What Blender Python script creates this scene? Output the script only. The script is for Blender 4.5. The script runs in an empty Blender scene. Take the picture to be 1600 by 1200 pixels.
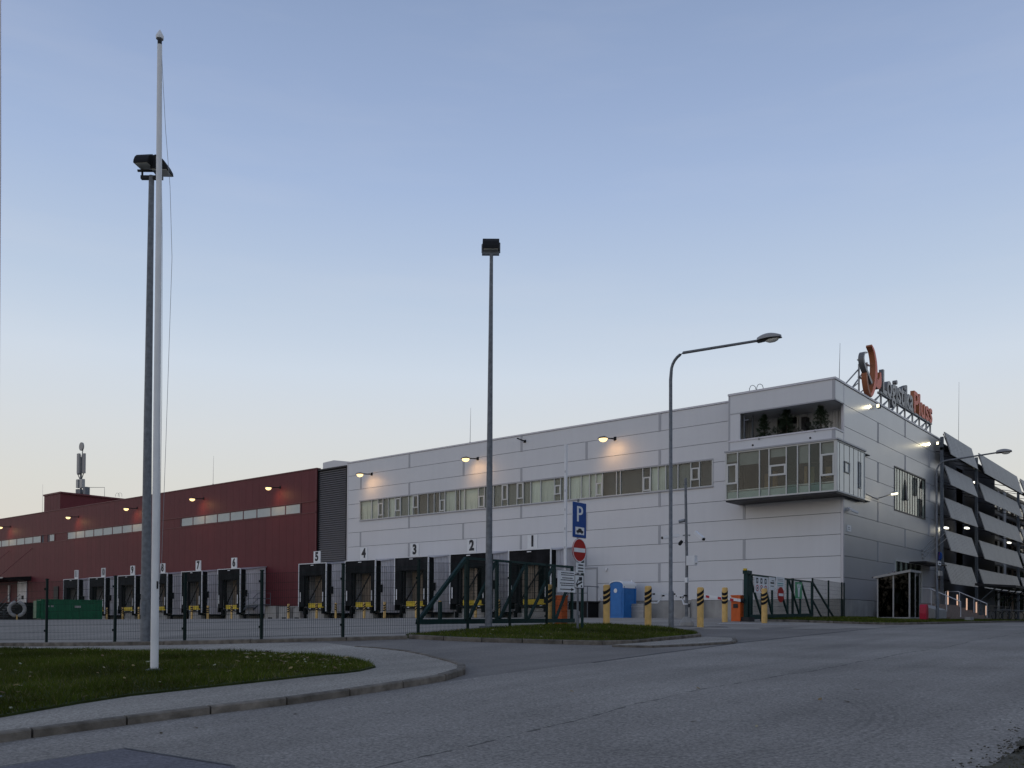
import bpy, bmesh, math, random
import numpy as np
from mathutils import Matrix, Vector

random.seed(7)
rng = np.random.default_rng(7)
S = bpy.context.scene
C = S.collection
PI = math.pi

# ------------------------------------------------------------------ camera
cam_data = bpy.data.cameras.new('camera')
cam = bpy.data.objects.new('camera', cam_data)
C.objects.link(cam)
R_, U_, B_ = (.7720, .6355, .0060), (.0034, -.0136, .9999), (.6356, -.7720, -.0127)
cam.matrix_world = Matrix([[R_[i], U_[i], B_[i], (17.64, -50.22, -.20)[i]] for i in range(3)] + [[0, 0, 0, 1]])
cam_data.sensor_width = 36
cam_data.lens = 36 * 1413.5 / 1600
cam_data.shift_y = 351 / 1600
cam_data.clip_start, cam_data.clip_end = .1, 3000
S.camera = cam

# ------------------------------------------------------------------ sky
SUN_EL, SUN_AZ = math.radians(7), math.radians(216)      # afterglow behind the photographer's left shoulder
W = bpy.data.worlds.new('World')
S.world = W
W.use_nodes = True
nt = W.node_tree
bg = nt.nodes['Background']
sky = nt.nodes.new('ShaderNodeTexSky')
sky.sky_type = 'NISHITA'
sky.sun_disc = False
sky.sun_elevation, sky.sun_rotation = SUN_EL, SUN_AZ
sky.dust_density, sky.ozone_density, sky.air_density = 4, 1.5, 1


def lin(r, g, b):
    f = lambda c: c / 12.92 if c <= .04045 else ((c + .055) / 1.055) ** 2.4
    return (f(r / 255), f(g / 255), f(b / 255), 1)


tc = nt.nodes.new('ShaderNodeTexCoord')
sep = nt.nodes.new('ShaderNodeSeparateXYZ')
nt.links.new(tc.outputs['Generated'], sep.inputs[0])
asin = nt.nodes.new('ShaderNodeMath'); asin.operation = 'ARCSINE'
nt.links.new(sep.outputs['Z'], asin.inputs[0])
div = nt.nodes.new('ShaderNodeMath'); div.operation = 'DIVIDE'; div.use_clamp = True
div.inputs[1].default_value = PI / 2
nt.links.new(asin.outputs[0], div.inputs[0])
ramp = nt.nodes.new('ShaderNodeValToRGB')
nt.links.new(div.outputs[0], ramp.inputs[0])
SKY = [(0, (220, 212, 198)), (4.5, (219, 214, 204)), (8, (217, 217, 212)), (11.5, (213, 218, 222)), (15, (206, 217, 230)), (19, (188, 204, 225)),
       (25.5, (164, 184, 217)), (30, (151, 171, 206)), (35, (138, 158, 193)), (60, (124, 138, 167)), (90, (118, 131, 157))]
el = ramp.color_ramp.elements
while len(el) < len(SKY):
    el.new(.5)
for e, (a, c) in zip(el, SKY):
    e.position = a / 90
    e.color = lin(*c)
wmap = nt.nodes.new('ShaderNodeMapping'); wmap.inputs['Scale'].default_value = (1.6, 1.6, 11)
wmap.inputs['Rotation'].default_value = (.10, .05, .4)
nt.links.new(tc.outputs['Generated'], wmap.inputs[0])
wn_ = nt.nodes.new('ShaderNodeTexNoise'); wn_.inputs['Scale'].default_value = 1.7; wn_.inputs['Detail'].default_value = 7; wn_.inputs['Roughness'].default_value = .55
nt.links.new(wmap.outputs[0], wn_.inputs['Vector'])
wr_ = nt.nodes.new('ShaderNodeMapRange')
for k_, v_ in zip(('From Min', 'From Max', 'To Min', 'To Max'), (.46, .72, 0, .085)):
    wr_.inputs[k_].default_value = v_
nt.links.new(wn_.outputs['Fac'], wr_.inputs['Value'])
wisp = nt.nodes.new('ShaderNodeMix'); wisp.data_type = 'RGBA'          # thin high veil
wisp.inputs[7].default_value = lin(226, 224, 224)
nt.links.new(wr_.outputs[0], wisp.inputs[0])
nt.links.new(ramp.outputs[0], wisp.inputs[6])
nsc = nt.nodes.new('ShaderNodeMix'); nsc.data_type = 'RGBA'; nsc.blend_type = 'MULTIPLY'
nsc.inputs[0].default_value = 1
nsc.inputs[7].default_value = (.50, .46, .50, 1)
nt.links.new(sky.outputs[0], nsc.inputs[6])
mx = nt.nodes.new('ShaderNodeMix'); mx.data_type = 'RGBA'
mx.inputs[0].default_value = .008
nt.links.new(wisp.outputs[2], mx.inputs[6])
nt.links.new(nsc.outputs[2], mx.inputs[7])
nt.links.new(mx.outputs[2], bg.inputs[0])
bg.inputs[1].default_value = 1.0

sun_data = bpy.data.lights.new('sun', 'SUN')
sun = bpy.data.objects.new('sun', sun_data)
C.objects.link(sun)
sun_data.energy = .14
sun_data.angle = math.radians(40)
sun_data.color = (1, .86, .80)
sd = Vector((math.sin(SUN_AZ) * math.cos(SUN_EL), math.cos(SUN_AZ) * math.cos(SUN_EL), math.sin(SUN_EL)))
sun.rotation_euler = sd.to_track_quat('Z', 'Y').to_euler()

S.view_settings.view_transform = 'Standard'
S.view_settings.look = 'None'
S.view_settings.gamma = 1
S.view_settings.exposure = 0
S.view_settings.use_curve_mapping = False
S.cycles.use_denoising = True
S.cycles.max_bounces = 6
S.cycles.transparent_max_bounces = 12
S.cycles.sample_clamp_indirect = 4


# ------------------------------------------------------------------ materials
def mat(name, col, rough=.6, metal=0., var=.0, scale=1., bump=0., bscale=40., spec=.28, objvar=0., streak=0., coat=0., stretch=(1, 1, 1)):
    m = bpy.data.materials.new(name)
    m.use_nodes = True
    t = m.node_tree
    b = t.nodes['Principled BSDF']
    b.inputs['Base Color'].default_value = (*col, 1)
    b.inputs['Roughness'].default_value = rough
    b.inputs['Metallic'].default_value = metal
    b.inputs['Specular IOR Level'].default_value = spec
    if coat:
        b.inputs['Coat Weight'].default_value = coat
        b.inputs['Coat Roughness'].default_value = .15
    tcn = t.nodes.new('ShaderNodeTexCoord')
    geo = t.nodes.new('ShaderNodeNewGeometry')
    cur = None

    def noise(sc, detail, st=(1, 1, 1)):
        mp = t.nodes.new('ShaderNodeMapping')
        mp.inputs['Scale'].default_value = st
        t.links.new(geo.outputs['Position'], mp.inputs[0])
        n = t.nodes.new('ShaderNodeTexNoise')
        n.inputs['Scale'].default_value = sc
        n.inputs['Detail'].default_value = detail
        t.links.new(mp.outputs[0], n.inputs['Vector'])
        return n.outputs['Fac']

    def mul(fac_socket, lo, hi):
        nonlocal cur
        r = t.nodes.new('ShaderNodeMapRange')
        r.inputs['From Min'].default_value, r.inputs['From Max'].default_value = .3, .7
        r.inputs['To Min'].default_value, r.inputs['To Max'].default_value = lo, hi
        t.links.new(fac_socket, r.inputs['Value'])
        x = t.nodes.new('ShaderNodeMix'); x.data_type = 'RGBA'; x.blend_type = 'MULTIPLY'
        x.inputs[0].default_value = 1
        if cur is None:
            x.inputs[6].default_value = (*col, 1)
        else:
            t.links.new(cur, x.inputs[6])
        cb = t.nodes.new('ShaderNodeCombineColor')
        for i in range(3):
            t.links.new(r.outputs[0], cb.inputs[i])
        t.links.new(cb.outputs[0], x.inputs[7])
        cur = x.outputs[2]
    if var:
        mul(noise(scale, 6, stretch), 1 - var, 1 + var)
    if streak:
        mul(noise(2.5, 4, (1, 1, .06)), 1 - streak, 1 + streak * .5)
    if objvar:
        oi = t.nodes.new('ShaderNodeObjectInfo')
        r = t.nodes.new('ShaderNodeMapRange')
        r.inputs['To Min'].default_value, r.inputs['To Max'].default_value = .3, .7
        t.links.new(oi.outputs['Random'], r.inputs['Value'])
        mul(r.outputs[0], 1 - objvar, 1 + objvar)
    if cur is not None:
        t.links.new(cur, b.inputs['Base Color'])
    if bump:
        bp = t.nodes.new('ShaderNodeBump')
        bp.inputs['Strength'].default_value = bump
        bp.inputs['Distance'].default_value = .02
        t.links.new(noise(bscale, 5), bp.inputs['Height'])
        t.links.new(bp.outputs[0], b.inputs['Normal'])
    return m


def emit(name, col, strength):
    m = bpy.data.materials.new(name)
    m.use_nodes = True
    t = m.node_tree
    b = t.nodes['Principled BSDF']
    b.inputs['Base Color'].default_value = (*col, 1)
    b.inputs['Emission Color'].default_value = (*col, 1)
    b.inputs['Emission Strength'].default_value = strength
    return m


def glass(name, tint=(.88, .91, .88), refl=-.005, dirt=0.):
    m = bpy.data.materials.new(name)
    m.use_nodes = True
    t = m.node_tree
    t.nodes.clear()
    out = t.nodes.new('ShaderNodeOutputMaterial')
    tr = t.nodes.new('ShaderNodeBsdfTransparent')
    tr.inputs[0].default_value = (*tint, 1)
    gl = t.nodes.new('ShaderNodeBsdfGlossy')
    gl.inputs['Roughness'].default_value = .02
    lw = t.nodes.new('ShaderNodeLayerWeight'); lw.inputs[0].default_value = .5      # 'Facing' is the same from either side of the pane
    pw = t.nodes.new('ShaderNodeMath'); pw.operation = 'POWER'; pw.inputs[1].default_value = 4
    t.links.new(lw.outputs['Facing'], pw.inputs[0])
    ad = t.nodes.new('ShaderNodeMath'); ad.operation = 'MULTIPLY_ADD'; ad.use_clamp = True
    ad.inputs[1].default_value = .9; ad.inputs[2].default_value = .03 + refl
    t.links.new(pw.outputs[0], ad.inputs[0])
    m1 = t.nodes.new('ShaderNodeMixShader')
    t.links.new(ad.outputs[0], m1.inputs[0])
    t.links.new(tr.outputs[0], m1.inputs[1])
    t.links.new(gl.outputs[0], m1.inputs[2])
    t.links.new(m1.outputs[0], out.inputs[0])
    return m


M = {}
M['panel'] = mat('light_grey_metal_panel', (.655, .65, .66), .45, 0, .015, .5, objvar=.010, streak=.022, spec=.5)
M['panel_shaded'] = mat('metal_panel_shaded_side', (.47, .48, .50), .30, .36, .03, .7, objvar=.025, spec=.5)  # same cladding as the front, base colour darkened for the shaded side
M['strip'] = mat('joint_strip_grey', (.40, .40, .42), .5, .1)
M['coping'] = mat('roof_coping', (.48, .48, .52), .4, .3)
M['core'] = mat('dark_wall_core', (.10, .10, .11), .8)
M['concrete'] = mat('precast_concrete', (.36, .345, .325), .85, 0, .14, 1.3, bump=.25, bscale=30, streak=.12)
M['red'] = mat('dark_red_cladding', (.132, .025, .031), .55, 0, .06, .8, objvar=.04, streak=.05, spec=.22)
M['redtrim'] = mat('red_trim', (.14, .035, .04), .5)
M['louvre'] = mat('charcoal_louvre', (.24, .23, .235), .5, .1)
M['black'] = mat('black_rubber', (.010, .010, .011), .8, 0, .2, 3, spec=.1)
M['curtain'] = mat('black_dock_curtain', (.018, .018, .020), .8, 0, .35, 1.6, objvar=.3, streak=.3, spec=.12, bump=.4, bscale=4)
M['white'] = mat('white_paint', (.74, .74, .75), .45, 0, .05, 4)
M['offwhite'] = mat('off_white_corrugated', (.74, .72, .74), .5, .1, .08, 1.1, streak=.1)
M['beige'] = mat('beige_door', (.30, .235, .18), .55, 0, .12, 1, objvar=.1)
M['yellow'] = mat('safety_yellow', (.62, .44, .03), .5, 0, .15, 4, objvar=.06)
M['bollard'] = mat('bollard_yellow', (.72, .46, .16), .5, 0, .12, 6, objvar=.06)
M['blackpaint'] = mat('black_paint', (.016, .016, .017), .6, spec=.15)
M['green'] = mat('dark_green_coating', (.009, .036, .034), .5, 0, .15, 4, spec=.2)
M['fencegreen'] = mat('fence_green', (.008, .020, .018), .6, spec=.15)
M['galv'] = mat('galvanised_steel', (.17, .18, .195), .55, .3, .22, 9, bump=.1, bscale=60)
M['galvd'] = mat('galvanised_dark', (.15, .165, .185), .55, .4, .25, 10)
M['polewhite'] = mat('white_flagpole_fibreglass', (.80, .795, .79), .35, 0, .05, 2.5, streak=.08)
M['steel'] = mat('grey_steel', (.30, .31, .32), .45, .5, .1, 5)
M['framew'] = mat('pale_window_frame', (.56, .56, .54), .45, .1)
M['framed'] = mat('dark_window_frame', (.06, .06, .065), .4, .3)
M['glass'] = glass('window_glass')
M['glassdark'] = glass('smoked_glass', (.05, .045, .04), -.01)
M['glassblue'] = glass('pale_green_glass', (.62, .74, .72), .0)
M['blind'] = mat('pale_blind', (.80, .795, .73), .8, 0, .05, 2, objvar=.10)
M['blindgrey'] = mat('grey_blind', (.23, .24, .235), .8, 0, .06, 2, objvar=.18)
M['room'] = mat('room_interior', (.13, .138, .132), .9, 0, .1, .8)
M['roomwarm'] = mat('room_timber', (.33, .22, .12), .7, 0, .25, 1.5)
M['skyglaze'] = mat('glazing_painted_sky_reflection', (.62, .66, .64), .12, 0, .03, 2, spec=.8)  # pale base colour stands in for bright sky mirrored in the bay's side glass
M['spandrel'] = mat('pale_teal_spandrel', (.36, .43, .41), .6, 0, .08, 1.5)
M['frost'] = mat('frosted_glass_panel', (.46, .50, .48), .35, 0, .05, 2)
M['blue'] = mat('blue_plastic', (.03, .17, .47), .42, 0, .08, 3)
M['bluesign'] = mat('blue_sign', (.012, .065, .27), .4)
M['redsign'] = mat('red_sign', (.40, .022, .018), .4)
M['orange'] = mat('orange_barrier', (.62, .12, .025), .45, 0, .1, 4)
M['signwhite'] = mat('white_sign', (.80, .80, .80), .5, 0, .05, 5)
M['ink'] = mat('sign_ink', (.03, .03, .035), .6)
M['inkred'] = mat('sign_red_ink', (.45, .03, .04), .6)
M['inkgreen'] = mat('sign_green_ink', (.10, .33, .17), .6)
M['inkteal'] = mat('sign_teal_ink', (.10, .36, .36), .6)
M['logored'] = mat('sign_orange_red', (.78, .14, .075), .4)
M['logobrown'] = mat('sign_orange_side', (.36, .13, .06), .5)
M['lettergrey'] = mat('sign_letter_grey', (.34, .34, .34), .4, .2)
M['letteredge'] = mat('sign_letter_edge', (.17, .17, .175), .5, .2)
M['skip'] = mat('skip_green', (.008, .115, .052), .45, 0, .15, 2)
M['darkmetal'] = mat('dark_metal', (.03, .03, .033), .5, .3, .2, 3)
M['shade'] = mat('sunshade_metal_sheet', (.27, .265, .265), .42, .4, .05, 1.2, objvar=.07, streak=.14)
M['officewall'] = mat('office_dark_wall', (.055, .055, .058), .3, .2, .15, .6)
M['woodwall'] = mat('timber_infill', (.17, .10, .055), .6, 0, .25, 2)
M['granite'] = mat('step_stone', (.26, .20, .165), .75, 0, .18, 4)
M['binred'] = mat('red_plastic', (.42, .018, .045), .4)
M['bark'] = mat('bark', (.07, .05, .035), .9)
M['needle'] = mat('pine_needles', (.018, .034, .014), .7, objvar=.1)
M['berberis'] = mat('red_leaves', (.13, .032, .032), .7, 0, .4, 9)
M['roof'] = mat('roof_felt', (.12, .12, .125), .9)
M['cable'] = mat('rope', (.30, .31, .33), .7)
M['lens'] = emit('warm_lamp_lens', (1, .70, .32), 2.0)
M['lensw'] = emit('pale_lamp_lens', (1, .90, .62), 2.5)
M['lenscold'] = emit('white_lamp_lens', (1, .97, .85), 2.5)
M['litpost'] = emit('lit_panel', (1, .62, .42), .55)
M['lampglass'] = mat('lamp_bowl', (.62, .62, .58), .2, 0)
M['lampgrey'] = mat('lamp_housing_grey', (.33, .32, .31), .45)
M['toiletwhite'] = mat('translucent_roof', (.85, .86, .88), .4)


def asphalt(name, base, speck, crack=False):
    m = mat(name, base, .9, 0, 0, spec=.15)
    t = m.node_tree
    b = t.nodes['Principled BSDF']
    geo = t.nodes.new('ShaderNodeNewGeometry')
    v = t.nodes.new('ShaderNodeTexVoronoi'); v.inputs['Scale'].default_value = 42
    n1 = t.nodes.new('ShaderNodeTexNoise'); n1.inputs['Scale'].default_value = 28; n1.inputs['Detail'].default_value = 6
    n1.inputs['Roughness'].default_value = .75
    n2 = t.nodes.new('ShaderNodeTexNoise'); n2.inputs['Scale'].default_value = .35; n2.inputs['Detail'].default_value = 5
    mp = t.nodes.new('ShaderNodeMapping'); mp.inputs['Scale'].default_value = (1.1, .12, 1)      # wear runs along the road
    n3 = t.nodes.new('ShaderNodeTexNoise'); n3.inputs['Scale'].default_value = 1.3; n3.inputs['Detail'].default_value = 4
    t.links.new(geo.outputs['Position'], mp.inputs[0])
    t.links.new(mp.outputs[0], n3.inputs['Vector'])
    for x in (v, n1, n2):
        t.links.new(geo.outputs['Position'], x.inputs['Vector'])
    cur = None

    def mul(sock, f0, f1, lo, hi):
        nonlocal cur
        r = t.nodes.new('ShaderNodeMapRange')
        for k, val in zip(('From Min', 'From Max', 'To Min', 'To Max'), (f0, f1, lo, hi)):
            r.inputs[k].default_value = val
        t.links.new(sock, r.inputs['Value'])
        if cur is None:
            cur = r.outputs[0]
        else:
            q = t.nodes.new('ShaderNodeMath'); q.operation = 'MULTIPLY'
            t.links.new(cur, q.inputs[0]); t.links.new(r.outputs[0], q.inputs[1])
            cur = q.outputs[0]
    mul(n1.outputs['Fac'], .35, .65, 1 - speck, 1 + speck)
    mul(v.outputs['Color'], 0, 1, 1 - speck * .45, 1 + speck * .45)
    mul(n2.outputs['Fac'], .3, .7, .82, 1.14)
    mul(n3.outputs['Fac'], .3, .7, .88, 1.1)
    if crack:
        # faint turning circles left by tyres
        dx = t.nodes.new('ShaderNodeVectorMath'); dx.operation = 'DISTANCE'; dx.inputs[1].default_value = (11.2, -41.6, -1.3)
        t.links.new(geo.outputs['Position'], dx.inputs[0])
        wv = t.nodes.new('ShaderNodeMath'); wv.operation = 'PINGPONG'; wv.inputs[1].default_value = .055
        t.links.new(dx.outputs['Value'], wv.inputs[0])
        l1 = t.nodes.new('ShaderNodeMath'); l1.operation = 'LESS_THAN'; l1.inputs[1].default_value = .026; t.links.new(wv.outputs[0], l1.inputs[0])
        c1 = t.nodes.new('ShaderNodeMath'); c1.operation = 'COMPARE'; c1.inputs[1].default_value = 3.6; c1.inputs[2].default_value = .24; t.links.new(dx.outputs['Value'], c1.inputs[0])
        sy0 = t.nodes.new('ShaderNodeSeparateXYZ'); t.links.new(geo.outputs['Position'], sy0.inputs[0])
        c2 = t.nodes.new('ShaderNodeMapRange'); c2.interpolation_type = 'SMOOTHSTEP'
        for k, val in zip(('From Min', 'From Max', 'To Min', 'To Max'), (12.9, 14.2, 0, 1)):
            c2.inputs[k].default_value = val
        t.links.new(sy0.outputs['X'], c2.inputs['Value'])
        p1_ = t.nodes.new('ShaderNodeMath'); p1_.operation = 'MULTIPLY'; t.links.new(l1.outputs[0], p1_.inputs[0]); t.links.new(c1.outputs[0], p1_.inputs[1])
        p2_ = t.nodes.new('ShaderNodeMath'); p2_.operation = 'MULTIPLY'; t.links.new(p1_.outputs[0], p2_.inputs[0]); t.links.new(c2.outputs[0], p2_.inputs[1])
        mul(p2_.outputs[0], 0, 1, 1, .90)
        # longitudinal construction joint of the carriageway, wandering and broken
        sx = t.nodes.new('ShaderNodeSeparateXYZ'); t.links.new(geo.outputs['Position'], sx.inputs[0])
        wn = t.nodes.new('ShaderNodeTexNoise'); wn.inputs['Scale'].default_value = .35; wn.inputs['Detail'].default_value = 8
        t.links.new(geo.outputs['Position'], wn.inputs['Vector'])
        a = t.nodes.new('ShaderNodeMath'); a.operation = 'MULTIPLY_ADD'
        a.inputs[1].default_value = .55; t.links.new(wn.outputs['Fac'], a.inputs[0]); t.links.new(sx.outputs['X'], a.inputs[2])
        s2 = t.nodes.new('ShaderNodeMath'); s2.operation = 'SUBTRACT'; s2.inputs[1].default_value = 12.25
        t.links.new(a.outputs[0], s2.inputs[0])
        ab = t.nodes.new('ShaderNodeMath'); ab.operation = 'ABSOLUTE'; t.links.new(s2.outputs[0], ab.inputs[0])
        wn2 = t.nodes.new('ShaderNodeTexNoise'); wn2.inputs['Scale'].default_value = 5; t.links.new(geo.outputs['Position'], wn2.inputs['Vector'])
        wd = t.nodes.new('ShaderNodeMapRange')
        for k, val in zip(('From Min', 'From Max', 'To Min', 'To Max'), (.36, .7, .0, .034)):
            wd.inputs[k].default_value = val
        t.links.new(wn2.outputs['Fac'], wd.inputs['Value'])
        ls = t.nodes.new('ShaderNodeMath'); ls.operation = 'GREATER_THAN'
        t.links.new(ab.outputs[0], ls.inputs[0]); t.links.new(wd.outputs[0], ls.inputs[1])
        mul(ls.outputs[0], 0, 1, .45, 1)
    cb = t.nodes.new('ShaderNodeMix'); cb.data_type = 'RGBA'; cb.blend_type = 'MULTIPLY'; cb.inputs[0].default_value = 1
    cb.inputs[6].default_value = (*base, 1)
    cc = t.nodes.new('ShaderNodeCombineColor')
    for i in range(3):
        t.links.new(cur, cc.inputs[i])
    t.links.new(cc.outputs[0], cb.inputs[7])
    t.links.new(cb.outputs[2], b.inputs['Base Color'])
    bp = t.nodes.new('ShaderNodeBump'); bp.inputs['Strength'].default_value = .35; bp.inputs['Distance'].default_value = .01
    t.links.new(n1.outputs['Fac'], bp.inputs['Height'])
    t.links.new(bp.outputs[0], b.inputs['Normal'])
    return m


M['road'] = asphalt('road_asphalt', (.265, .240, .212), .42, True)
M['yard'] = asphalt('yard_asphalt', (.305, .272, .235), .25)
M['apron'] = asphalt('driveway_asphalt', (.20, .18, .16), .25)
M['walk'] = asphalt('footway_asphalt', (.315, .285, .245), .42)
M['patch'] = asphalt('patched_asphalt', (.165, .157, .17), .30)
M['tar'] = mat('tar_seam', (.05, .05, .055), .6, 0, .3, 9)
M['kerb'] = mat('kerb_concrete', (.165, .145, .122), .92, 0, .38, 5, bump=.7, bscale=25, objvar=.16, spec=.1)
M['earth'] = mat('earth', (.075, .068, .05), .95, 0, .35, 6, bump=.6, bscale=12)
M['turf'] = mat('turf', (.026, .036, .006), .95, 0, .4, 3, bump=.6, bscale=30)


def attr_mat(name, rough=.7):
    m = bpy.data.materials.new(name)
    m.use_nodes = True
    t = m.node_tree
    a = t.nodes.new('ShaderNodeAttribute'); a.attribute_name = 'tint'
    t.links.new(a.outputs['Color'], t.nodes['Principled BSDF'].inputs['Base Color'])
    t.nodes['Principled BSDF'].inputs['Roughness'].default_value = rough
    t.nodes['Principled BSDF'].inputs['Specular IOR Level'].default_value = .06
    return m


M['grass'] = attr_mat('grass_blades')
M['leaf'] = attr_mat('dead_leaves', .8)


# ------------------------------------------------------------------ mesh helpers
class MB:
    def __init__(s):
        s.v, s.f, s.m = [], [], []

    def face(s, pts, m=0):
        i = len(s.v)
        s.v += [tuple(p) for p in pts]
        s.f.append(tuple(range(i, i + len(pts)))); s.m.append(m)
        return s

    def hexa(s, p, m=0):
        i = len(s.v)
        s.v += [tuple(q) for q in p]
        for a in ((0, 3, 2, 1), (4, 5, 6, 7), (0, 1, 5, 4), (1, 2, 6, 5), (2, 3, 7, 6), (3, 0, 4, 7)):
            s.f.append(tuple(i + k for k in a)); s.m.append(m)
        return s

    def box(s, x0, x1, y0, y1, z0, z1, m=0):
        return s.hexa([(x0, y0, z0), (x1, y0, z0), (x1, y1, z0), (x0, y1, z0), (x0, y0, z1), (x1, y0, z1), (x1, y1, z1), (x0, y1, z1)], m)

    def bar(s, a, b, w, h=None, m=0, up=(0, 0, 1)):
        a, b = Vector(a), Vector(b)
        h = h or w
        d = (b - a).normalized()
        u = Vector(up)
        if abs(d.dot(u)) > .98:
            u = Vector((1, 0, 0))
        sx = d.cross(u).normalized() * w / 2
        sz = sx.cross(d).normalized() * h / 2
        return s.hexa([a - sx - sz, a + sx - sz, b + sx - sz, b - sx - sz, a - sx + sz, a + sx + sz, b + sx + sz, b - sx + sz], m)

    def tube(s, pts, r, n=8, m=0, cap=True):
        pts = [Vector(p) for p in pts]
        rs = r if isinstance(r, (list, tuple)) else [r] * len(pts)
        rings = []
        ref = None
        for i, p in enumerate(pts):
            d = (pts[min(i + 1, len(pts) - 1)] - pts[max(i - 1, 0)]).normalized()
            if ref is None:
                ref = Vector((0, 0, 1)) if abs(d.z) < .9 else Vector((1, 0, 0))
            a = d.cross(ref).normalized()
            b = d.cross(a).normalized()
            k = len(s.v)
            s.v += [tuple(p + (a * math.cos(t * 2 * PI / n) + b * math.sin(t * 2 * PI / n)) * rs[i]) for t in range(n)]
            rings.append(k)
        for q in range(len(rings) - 1):
            for t in range(n):
                s.f.append((rings[q] + t, rings[q] + (t + 1) % n, rings[q + 1] + (t + 1) % n, rings[q + 1] + t)); s.m.append(m)
        if cap:
            s.f.append(tuple(rings[0] + t for t in reversed(range(n)))); s.m.append(m)
            s.f.append(tuple(rings[-1] + t for t in range(n))); s.m.append(m)
        return s

    def prism(s, poly, f0, f1, m=0):
        """poly: 2-D outline; f0, f1 map it to the two end faces."""
        n = len(poly)
        i = len(s.v)
        s.v += [tuple(f0(*p)) for p in poly] + [tuple(f1(*p)) for p in poly]
        s.f.append(tuple(reversed(range(i, i + n)))); s.m.append(m)
        s.f.append(tuple(range(i + n, i + 2 * n))); s.m.append(m)
        for k in range(n):
            s.f.append((i + k, i + (k + 1) % n, i + n + (k + 1) % n, i + n + k)); s.m.append(m)
        return s

    def mesh(s, mats, smooth=False, name='shape'):
        me = bpy.data.meshes.new(name)
        me.from_pydata(s.v, [], s.f)
        for x in (mats if isinstance(mats, (list, tuple)) else [mats]):
            me.materials.append(x)
        me.polygons.foreach_set('material_index', s.m)
        bm = bmesh.new(); bm.from_mesh(me)
        bmesh.ops.recalc_face_normals(bm, faces=bm.faces)
        bm.to_mesh(me); bm.free()
        if smooth:
            me.polygons.foreach_set('use_smooth', [True] * len(me.polygons))
            try:
                me.set_sharp_from_angle(angle=math.radians(40))
            except Exception:
                pass
        me.update()
        return me

    def build(s, name, mats, parent=None, smooth=False, loc=None):
        return link(name, s.mesh(mats, smooth, name), parent, loc)


def link(name, me, parent=None, loc=None):
    o = bpy.data.objects.new(name, me)
    C.objects.link(o)
    if parent:
        o.parent = parent
    if loc is not None:
        o.location = loc
    return o


def tag(o, label, cat, group=None):
    o['label'] = label; o['category'] = cat
    if group:
        o['group'] = group
    return o


def thing(name, label, cat, loc=(0, 0, 0), rz=0, group=None):
    o = bpy.data.objects.new(name, None)
    C.objects.link(o)
    o.empty_display_size = .3
    o.location = loc; o.rotation_euler = (0, 0, rz)
    return tag(o, label, cat, group)


def structure(o):
    o['kind'] = 'structure'; return o


def stuff(o):
    o['kind'] = 'stuff'; return o


def copy_thing(src, loc, label, rz=None):
    r = src.copy(); C.objects.link(r); r.location = loc; r['label'] = label
    if rz is not None:
        r.rotation_euler = (0, 0, rz)
    for ch in src.children:
        c = ch.copy(); C.objects.link(c); c.parent = r
        for g in ch.children:
            d = g.copy(); C.objects.link(d); d.parent = c
    return r


def text_mesh(txt, size, depth, mats, fn, sx=1., align='CENTER', bold=0.):
    cu = bpy.data.curves.new('lettering', 'FONT')
    cu.body = txt; cu.size = size; cu.extrude = depth / 2; cu.align_x = align; cu.align_y = 'CENTER' if align == 'CENTER' else 'BOTTOM_BASELINE'
    cu.resolution_u = 3
    cu.offset = bold
    ob = bpy.data.objects.new('lettering', cu)
    C.objects.link(ob)
    dg = bpy.context.evaluated_depsgraph_get()
    me = bpy.data.meshes.new_from_object(ob.evaluated_get(dg))
    bpy.data.objects.remove(ob); bpy.data.curves.remove(cu)
    me.materials.clear()
    for x in mats:
        me.materials.append(x)
    for v in me.vertices:
        v.co = fn(v.co.x * sx, v.co.y, v.co.z)
    me.update()
    if len(mats) > 1:
        for p in me.polygons:
            p.material_index = 0 if abs(p.normal.x) > .9 else 1
    return me


# ------------------------------------------------------------------ lie of the land (z = 0 at the warehouse corner)
_ys = np.arange(-130, 260, .5)


def _smooth(pts, w=9):
    a = np.interp(_ys, *zip(*pts))
    k = np.ones(w) / w
    return np.convolve(np.pad(a, w // 2, 'edge'), k, 'valid')


_yard = _smooth([(-130, -3.4), (-80, -3.2), (-50, -1.78), (-46, -1.45), (-41.6, -1.15), (-38, -.86), (-33.5, -.60), (-30, -.45), (-20, -.22), (-10, -.08), (0, 0), (260, 0)])
_road = _smooth([(-130, -3.5), (-80, -3.3), (-52, -1.86), (-46.2, -1.5), (-39, -1.08), (-29, -.82), (-12, -.3), (8, -.15), (60, -.1), (260, 0)])


def H(x, y):
    t = min(1, max(0, (x + 1) / 8.5)); t = t * t * (3 - 2 * t)
    j = min(len(_ys) - 2, max(0, int((y + 130) / .5))); q = min(1, max(0, (y - _ys[j]) / .5))
    b = _yard[j] * (1 - q) + _yard[j + 1] * q
    r = _road[j] * (1 - q) + _road[j + 1] * q
    return b * (1 - t) + r * t + .0062 * min(0, x + 20)


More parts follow.
